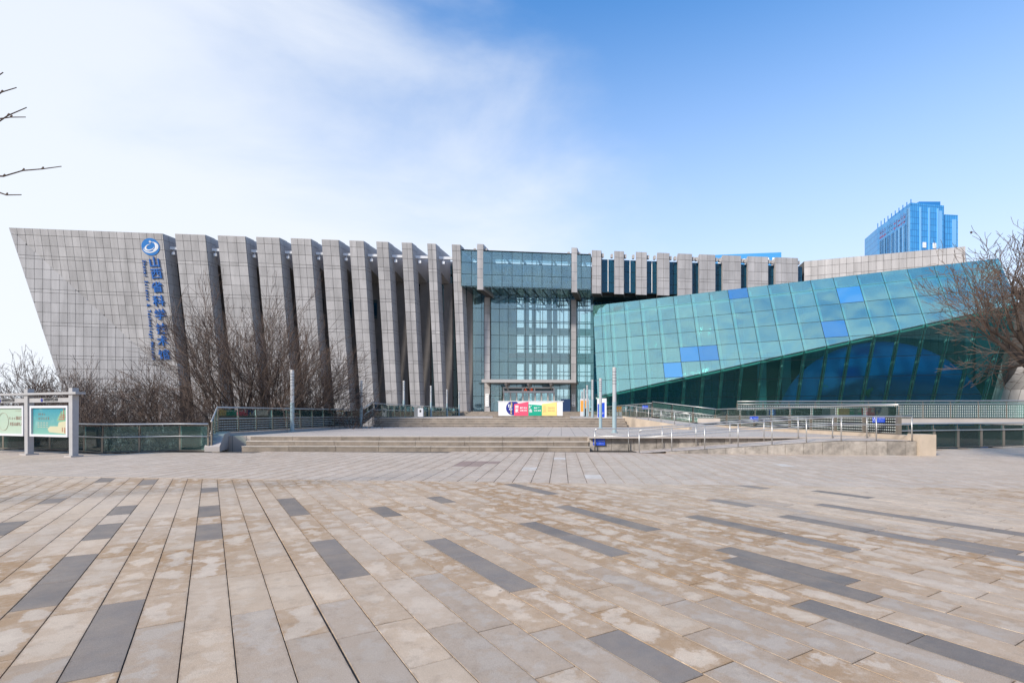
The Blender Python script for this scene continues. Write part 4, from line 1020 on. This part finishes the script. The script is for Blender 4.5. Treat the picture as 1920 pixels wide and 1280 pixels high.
# blue and white notice board on the upper terrace, orange stand, black stanchion
nb = thing('notice_board', 'upright white board with a blue wave print beside the lamp posts', 'notice board', (7.0, 41.4, T2))
keep(MB().box(6.95-.05, 7.62, 41.3, 41.46, T2, T2+1.55).build('board', m_white), nb)
wv = [V((6.91, 41.29, T2+.03)), V((7.47, 41.29, T2+.03)), V((7.47, 41.29, T2+1.22)), V((7.3, 41.29, T2+1.2)), V((7.1, 41.29, T2+1.1)), V((6.91, 41.29, T2+1.1))]
keep(MB().prism(wv, (0, .008, 0)).build('blue_print', m_signblue), nb)
keep(MB().box(6.98, 7.4, 41.284, 41.289, T2+.38, T2+.41).box(7.02, 7.36, 41.284, 41.289, T2+.30, T2+.32).build('print_line', m_white), nb)
ost = thing('banner_stand', 'orange and white banner stand beside the entrance column', 'banner stand', (9.2, 66, T2))
keep(MB().box(8.85, 9.85, 66, 66.1, T2+.6, T2+2.0).build('orange_print', m_orange), ost); keep(MB().box(8.8, 9.9, 66.02, 66.16, T2, T2+2.25).build('white_board', m_whitef), ost)
stn = thing('ticket_stanchion', 'black stanchion with a teal top among the lamp posts', 'stanchion', (8.25, 57.5, T2))
keep(MB().tube([(8.25, 57.5, T2), (8.25, 57.5, T2+.05), (8.25, 57.5, T2+.06), (8.25, 57.5, T2+.9)], [.2, .2, .08, .07], 14).build('post', m_black), stn); keep(MB().box(8.0, 8.5, 57.35, 57.65, T2+.9, T2+.98).build('top_plate', m_lampb), stn)
tb_ = thing('litter_bin', 'grey and white litter bin with a hood on the upper terrace', 'litter bin', (-8.3, 45.6, T2))
keep(MB().box(-8.68, -8.36, 45.4, 45.8, T2, T2+.86).build('dark_side', m_ring), tb_); keep(MB().box(-8.355, -7.9, 45.4, 45.8, T2+.05, T2+.82).build('white_side', m_whitef), tb_)
keep(MB().prism([(-8.75, 45.35, T2+.92), (-7.85, 45.35, T2+.92), (-7.85, 45.85, T2+.95), (-8.75, 45.85, T2+.95)], (0, 0, .05)).build('hood', m_grey), tb_)
keep(MB().box(-8.2, -8.05, 45.39, 45.399, T2+.45, T2+.65).build('opening', m_black), tb_)
def blue_sign(label, p, w_, h_):
    r = thing('access_sign', label, 'sign', p, 'blue accessible route signs')
    x, y, z = p
    keep(MB().box(x-w_/2, x+w_/2, y-.012, y, z-h_/2, z+h_/2).build('plate', m_signblue), r)
    put_marks('print_mark', 5, h_*.22, m_white, r, (x+w_*.16, y-.014, z+h_*.14), fx, fz, 3)
    put_marks('print_mark', 7, h_*.12, m_white, r, (x+w_*.16, y-.014, z-h_*.22), fx, fz, 4)
    # wheelchair mark: head, back, seat and wheel
    s = h_*.34; ox, oz = x-w_*.34, z
    mb = MB().tube([(ox-s*.1, y-.018, oz+s*.9), (ox-s*.05, y-.018, oz+s*.1), (ox+s*.4, y-.018, oz+s*.05), (ox+s*.6, y-.018, oz-s*.6)], s*.11, 6)
    mb.tube([(ox-s*.1+s*.5*math.cos(R(a)), y-.018, oz-s*.25+s*.5*math.sin(R(a))) for a in range(120, 350, 20)], s*.08, 6)
    keep(mb.build('wheelchair_mark', m_white), r)
blue_sign('blue accessible route sign on the stone wall by the lower stairs', (3.63, 21.36, .36), .5, .26)
blue_sign('blue accessible route sign on the balustrade near the ramp pillar', (14.75, 20.6, 1.32), .5, .26)
blue_sign('blue accessible route sign halfway along the terrace balustrade', (14.42, 30.5, 1.25), .5, .26)
blue_sign('blue accessible route sign at the head of the upper ramp', (10.4, 40.0, 2.05), .45, .26)

# ------------------------------------------------------------------ poster board at the left
pbn = thing('poster_board', 'white framed poster board with tapered posts at the plaza edge', 'notice board', (-18.2, 19.3, 0))
B0_ = V((-15.75, 18.4, 0)); bd = (V((-18.2, 19.3, 0))-B0_); bl = bd.length; bd.normalize(); bn = V((bd.y, -bd.x, 0)); bn = bn if bn.y < 0 else -bn
m_postw = mat('sign_post_grey', (.38, .37, .37), .45, noise=.12, nscale=4)
def bpt(s, z, o=0.0): p = B0_+bd*s+bn*o; return V((p.x, p.y, z))
for k in range(4):
    s = bl*k; pm = MB(); hw = .13
    for z0, z1, w0, w1 in ((.05, 2.2, .095, .105), (2.2, 2.47, .105, .105)):
        v_ = [bpt(s+i*w, z, j*w) for z, w in ((z0, w0), (z1, w1)) for i, j in ((-1, -1), (1, -1), (1, 1), (-1, 1))]
        pm.add(v_, [(0, 1, 2, 3), (4, 5, 6, 7), (0, 1, 5, 4), (1, 2, 6, 5), (2, 3, 7, 6), (3, 0, 4, 7)])
    keep(pm.build('post', m_postw), pbn)
    keep(MB().prism([bpt(s-.2, .0, -.2), bpt(s+.2, 0, -.2), bpt(s+.2, 0, .2), bpt(s-.2, 0, .2)], (0, 0, .05)).build('foot_plate', m_grey), pbn)
keep(MB().prism([bpt(-.38, 2.24, .16), bpt(3*bl+.4, 2.24, .16), bpt(3*bl+.4, 2.24, -.16), bpt(-.38, 2.24, -.16)], (0, 0, .08)).build('top_beam', m_postw), pbn)
m_poster1 = bpy.data.materials.new('teal_landscape_print'); m_poster1.use_nodes = True
def poster_mat(m, top_, bot, noise_col, amt):
    t = m.node_tree; n = t.nodes; l = t.links; b = n['Principled BSDF']; b.inputs['Roughness'].default_value = .3
    g = n.new('ShaderNodeNewGeometry'); sp = n.new('ShaderNodeSeparateXYZ'); l.new(g.outputs['Position'], sp.inputs[0])
    r = n.new('ShaderNodeMapRange'); r.inputs['From Min'].default_value = .75; r.inputs['From Max'].default_value = 1.85; l.new(sp.outputs[2], r.inputs['Value'])
    mx = n.new('ShaderNodeMix'); mx.data_type = 'RGBA'; mx.inputs['A'].default_value = (*bot, 1); mx.inputs['B'].default_value = (*top_, 1); l.new(r.outputs[0], mx.inputs['Factor'])
    no = n.new('ShaderNodeTexNoise'); no.inputs['Scale'].default_value = 3; no.inputs['Detail'].default_value = 4; l.new(g.outputs['Position'], no.inputs['Vector'])
    r2 = n.new('ShaderNodeMapRange'); r2.inputs['From Min'].default_value = .55; r2.inputs['From Max'].default_value = .75; r2.inputs['To Max'].default_value = amt; l.new(no.outputs['Fac'], r2.inputs['Value'])
    m2 = n.new('ShaderNodeMix'); m2.data_type = 'RGBA'; m2.inputs['B'].default_value = (*noise_col, 1); l.new(r2.outputs[0], m2.inputs['Factor']); l.new(mx.outputs['Result'], m2.inputs['A']); l.new(m2.outputs['Result'], b.inputs['Base Color'])
poster_mat(m_poster1, (.0, .20, .29), (.17, .37, .29), (.25, .45, .42), .5)
m_poster2 = bpy.data.materials.new('pale_green_print'); m_poster2.use_nodes = True; poster_mat(m_poster2, (.34, .44, .35), (.38, .47, .37), (.32, .42, .35), .5)
m_ink = mat('print_ink', (.22, .13, .10), .6); m_inkl = mat('print_ink_light', (.40, .38, .30), .6)
rx = -bd; 
for k in range(3):
    s0_, s1_ = bl*k+.2, bl*(k+1)-.2; z0, z1 = .70, 1.84; fr = MB(); t_ = .085
    def fbar(a0, a1, c0, c1): fr.prism([bpt(a0, c0, .09), bpt(a1, c0, .09), bpt(a1, c1, .09), bpt(a0, c1, .09)], -bn*.16)
    fbar(s0_, s1_, z1-t_, z1); fbar(s0_, s1_, z0, z0+t_); fbar(s0_, s0_+t_, z0+t_, z1-t_); fbar(s1_-t_, s1_, z0+t_, z1-t_)
    f = keep(fr.build('frame', m_whitef), pbn)
    pr = keep(MB().prism([bpt(s0_+t_, z0+t_, .03), bpt(s1_-t_, z0+t_, .03), bpt(s1_-t_, z1-t_, .03), bpt(s0_+t_, z1-t_, .03)], -bn*.05).build('poster', m_poster1 if k == 0 else m_poster2), f) if False else MB().prism([bpt(s0_+t_, z0+t_, .03), bpt(s1_-t_, z0+t_, .03), bpt(s1_-t_, z1-t_, .03), bpt(s0_+t_, z1-t_, .03)], -bn*.05).build('poster', m_poster1 if k == 0 else m_poster2)
    keep(pr, pbn)
    hd = keep(MB().prism([bpt(bl*k+.13, 1.96, .06), bpt(bl*(k+1)-.13, 1.96, .06), bpt(bl*(k+1)-.13, 2.12, .06), bpt(bl*k+.13, 2.12, .06)], -bn*.1).build('header', m_postw), pbn)
    mid_ = (bl*k+bl*(k+.5))/2+bl*.22
    put_text('header_text', '山西省科学技术馆', .105, m_black, pbn, bpt(bl*(k+.46), 2.055, .066), rx, fz, .002, .003)
    keep(MB().prism([bpt(bl*(k+.46)-.38, 1.985, .062), bpt(bl*(k+.46)+.38, 1.985, .062), bpt(bl*(k+.46)+.38, 1.997, .062), bpt(bl*(k+.46)-.38, 1.997, .062)], bn*.004).build('header_line', m_black), pbn)
    c_ = bpt(bl*(k+.46)+.52, 2.04, .064); dd = [c_+rx*(.065*math.cos(a))+fz*(.065*math.sin(a)) for a in [R(20*i) for i in range(18)]]
    keep(MB().prism(dd, bn*.006).build('header_emblem', m_navy), pbn)
    if k == 0:
        put_marks('print_mark', 4, .10, m_ink, pbn, bpt(s1_-.62, 1.53, .034), rx, fz, 5); put_marks('print_mark', 5, .125, m_ink, pbn, bpt(s1_-.75, 1.37, .034), rx, fz, 6)
        for r_ in range(3):
            for q in range(4):
                a0 = s1_-.38-q*.17; keep(MB().prism([bpt(a0, 1.2-r_*.08, .033), bpt(a0-.11, 1.2-r_*.08, .033), bpt(a0-.11, 1.225-r_*.08, .033), bpt(a0, 1.225-r_*.08, .033)], bn*.002).build('poster_line', m_inkl), pbn)
        # printed headland with a many-roofed pavilion and a pale shore
        def flat(pl, m, nm, o): keep(MB().prism([bpt(s0_+t_+a, z0+t_+b, .033+o) for a, b in pl], bn*.002).build(nm, m), pbn)
        flat([(.02, .42), (.62, .5), (.45, .75), (.3, .86), (.12, .9), (.02, .95)], mat('print_foliage', (.16, .34, .22), .6), 'print_trees', .0)
        flat([(.02, .02), (.3, .04), (1.05, .08), (1.15, .2), (1.0, .3), (.55, .30), (.5, .45), (.02, .5)], mat('print_shore', (.46, .44, .29), .6), 'print_shore', .003)
        mp_ = mat('print_pavilion', (.32, .14, .09), .6)
        for (a, b, c, d_) in ((.12, .62, .46, .66), (.16, .54, .50, .58), (.14, .70, .34, .73), (.19, .58, .23, .94), (.36, .66, .38, .86), (.12, .06, .18, .26), (.26, .10, .31, .26)): flat([(a, b), (c, b), (c, d_), (a, d_)], mp_, 'print_pavilion', .006)
    elif k == 1:
        put_text('poster_text', '国未来', .15, m_ink, pbn, bpt(s0_+.36, 1.37, .034), rx, fz, .001, .002, .40); put_marks('print_mark', 3, .13, m_ink, pbn, bpt(s0_+.79, 1.37, .034), rx, fz, 7)
        put_text('poster_text', '关爱未成年人', .15, m_ink, pbn, bpt(s0_+.55, 1.14, .034), rx, fz, .001, .002, .82)
        put_marks('print_mark', 5, .075, m_inkl, pbn, bpt(s0_+.42, 1.65, .034), rx, fz, 8)
        rg = MB().tube([bpt(s0_+1.35+.32*math.cos(R(a)), 1.24+.34*math.sin(R(a)), .036) for a in range(0, 361, 12)], .010, 5, False); keep(rg.build('poster_ring', m_inkl), pbn)

# ------------------------------------------------------------------ trees (bare, in winter)
def tube_fast(mb, pts, rs, n):
    o = len(mb.v); ref = V((.31, .17, .94)); m = len(pts)
    for i in range(m):
        t = pts[min(i+1, m-1)]-pts[max(i-1, 0)]
        a = t.cross(ref)
        if a.length < 1e-5: a = t.cross(V((1, 0, 0)))
        a.normalize(); b = t.cross(a).normalized()
        for k in range(n):
            c, s = CS[n][k]; p = pts[i]+(a*c+b*s)*rs[i]; mb.v.append((p.x, p.y, p.z))
    for i in range(m-1):
        for k in range(n):
            k2 = (k+1) % n; mb.f.append((o+i*n+k, o+i*n+k2, o+(i+1)*n+k2, o+(i+1)*n+k)); mb.m.append(0)
CS = {n: [(math.cos(2*math.pi*k/n), math.sin(2*math.pi*k/n)) for k in range(n)] for n in (3, 4, 6, 8)}
def rv(rnd, s): return V((rnd.uniform(-s, s), rnd.uniform(-s, s), rnd.uniform(-s, s)))
def grow(rnd, trunk, crown, p, d, ln, r, lev, maxlev, spread, upb, nch, rmin):
    seg = 4 if lev < 2 else 3
    pts = [p.copy()]; rs = [r]; dirs = []
    d = d.normalized()
    for i in range(seg):
        d = (d+rv(rnd, .24 if lev else .12)+V((0, 0, upb*.10))).normalized()
        p = p+d*(ln/seg); pts.append(p.copy()); rs.append(max(rmin, r*(1-.55*(i+1)/seg))); dirs.append(d.copy())
    tube_fast(trunk if lev <= 1 else crown, pts, rs, 8 if lev == 0 else (6 if lev == 1 else (4 if lev == 2 else 3)))
    if lev >= maxlev: return
    n = nch[min(lev, len(nch)-1)]
    for k in range(n):
        f = 1.0 if k == 0 else rnd.uniform(.25, .98); x = f*seg; i = min(int(x), seg-1); q = pts[i].lerp(pts[i+1], x-i)
        b = dirs[i]; side_ = b.cross(rv(rnd, 1)).normalized()
        an = rnd.uniform(.35, 1.0)*spread if k else rnd.uniform(.05, .3)
        nd = (b*math.cos(an)+side_*math.sin(an)+V((0, 0, upb*.22))).normalized()
        rr_ = max(rmin, rs[min(i+1, seg)]*rnd.uniform(.5, .8))
        grow(rnd, trunk, crown, q, nd, ln*rnd.uniform(.50, .72), rr_, lev+1, maxlev, spread, upb, nch, rmin)
def tree(seed, label, base, height, stems, spread=.75, upb=.6, maxlev=5, nch=(4, 4, 4, 3, 3), fan=.4, r0=.09, rmin=.0075, trunk_h=.0, group='bare winter trees', lean=None, leaves=0):
    rnd = random.Random(seed); root = thing('bare_tree', label, 'tree', base, group)
    tm, cm = MB(), MB(); b = V((0, 0, -.1))
    if trunk_h:
        e = V((0, 0, trunk_h))+(lean or V())*trunk_h
        tube_fast(tm, [b, b.lerp(e, .5)+rv(rnd, .03), e], [r0*1.7, r0*1.4, r0*1.25], 8)
    else: e = b
    for k in range(stems):
        a = 2*math.pi*(k+rnd.uniform(-.3, .3))/stems; f = fan*rnd.uniform(.5, 1.15)
        d = V((math.cos(a)*f, math.sin(a)*f, 1))+(lean or V())*.6
        grow(rnd, tm, cm, e.copy(), d, height*rnd.uniform(.34, .46), r0*rnd.uniform(.7, 1.05), 0, maxlev, spread, upb, nch, rmin)
    tm.build('trunk', m_bark, root, smooth=True, fix=False)
    cm.build('crown', m_twig, root, fix=False)
    if leaves:
        lm = MB(); vs = cm.v
        for k in range(leaves):
            p = V(rnd.choice(vs)); a = rv(rnd, .05); c = rv(rnd, .05); lm.add([p, p+a, p+a+c+V((0, 0, -.03)), p+c], [(0, 1, 2, 3)])
        lm.build('dry_leaf_cluster', mat('dry_leaf', (.05, .03, .02), .8), root, fix=False)['kind'] = 'stuff'
    return root
def tb(px, d): return V(((px-960)/F*d, d, -2.5))
SMALL = (5, 4, 4, 3, 2)
tree(1, 'tall many-stemmed bare tree in front of the second and third leaning fins', tb(455, 31), 11.6, 7, .62, .30, 5, (5, 5, 4, 3, 2), .56, .17)
tree(2, 'broad many-stemmed bare tree in front of the fourth and fifth fins', tb(528, 33), 12.2, 7, .65, .28, 5, (5, 5, 4, 3, 2), .60, .17)
tree(3, 'small bare tree before the sixth fin beside the terrace lamp', tb(622, 35), 8.2, 5, .75, .2, 5, SMALL, .6, .08)
tree(4, 'spreading bare tree below the museum lettering', tb(322, 28), 6.8, 6, .75, .2, 5, SMALL, .75, .10)
tree(5, 'low spreading bare tree behind the middle of the curved balustrade', tb(238, 25.5), 6.0, 6, .8, .15, 5, SMALL, .85, .10)
tree(6, 'crooked bare tree rising just beside the poster board post', tb(165, 27), 7.4, 5, .8, .2, 5, SMALL, .75, .10)
tree(7, 'bare tree against the white sky behind the teal poster', tb(88, 29), 8.2, 5, .8, .15, 5, SMALL, .7, .10)
tree(8, 'dense dark bare tree behind the pale green poster', tb(18, 28), 8.4, 6, .8, .15, 5, (4, 4, 4, 3, 2), .7, .10)
tree(9, 'bare tree standing farther back under the leaning end wall', tb(130, 40), 8.4, 6, .75, .2, 5, SMALL, .6, .10)
tree(10, 'bare tree standing farther back below the logo wall', tb(268, 42), 8.6, 6, .75, .2, 5, SMALL, .6, .10)
tree(15, 'bare shrubby tree close behind the stair foot balustrade', tb(380, 26), 5.0, 6, .85, .1, 5, SMALL, .8, .07)
# right: trunk just outside the picture, limbs reaching in over the crystal hall tip
tree(11, 'dark bare tree with a few dry leaves reaching in over the glass hall tip', V((16.3, 14.8, 0)), 6.2, 8, .8, .18, 5, (5, 4, 4, 3, 2), 1.0, .14, .006, 2.1, lean=V((-.12, 0, 0)), leaves=150)
# left: a nearer tree outside the picture; only branch tips reach into the sky
tr_ = thing('bare_tree', 'near bare tree whose branch tips reach into the sky over the poster board', 'tree', (-13.5, 5, 0), 'bare winter trees')
tm, cm = MB(), MB(); o_ = V((-13.5, 5, 0))
tube_fast(tm, [V((0, 0, -.1)), V((.05, 0, 1.5)), V((.0, .05, 3.0)), V((-.1, 0, 5.2))], [.16, .13, .11, .05], 8)
for (x0, y0, x1, y1, zz) in ((-140, 350, 115, 309, 3.0), (-160, 330, 40, 370, 2.6), (-200, 320, 50, 204, 3.4), (-150, 215, 48, 222, 3.9), (-170, 260, 31, 163, 3.9), (-150, 200, 6, 140, 4.3)):
    a = at(x0, y0, 7)-o_; b = at(x1, y1, 7.1)-o_; rnd = random.Random(x0*y1)
    st = V((0, 0, zz)); pts = [st, a]+[a.lerp(b, k/7)+V((0, 0, rnd.uniform(-.035, .035))) for k in range(1, 8)]
    tube_fast(cm, pts, [.03, .02]+[.018-.0018*k for k in range(7)], 4)
    for k in range(3, 8): tube_fast(cm, [pts[k], pts[k]+V((.02, 0, .03))], [.012, .008], 4)
tm.build('trunk', m_bark, tr_, smooth=True, fix=False); cm.build('branches', m_twig, tr_, fix=False)
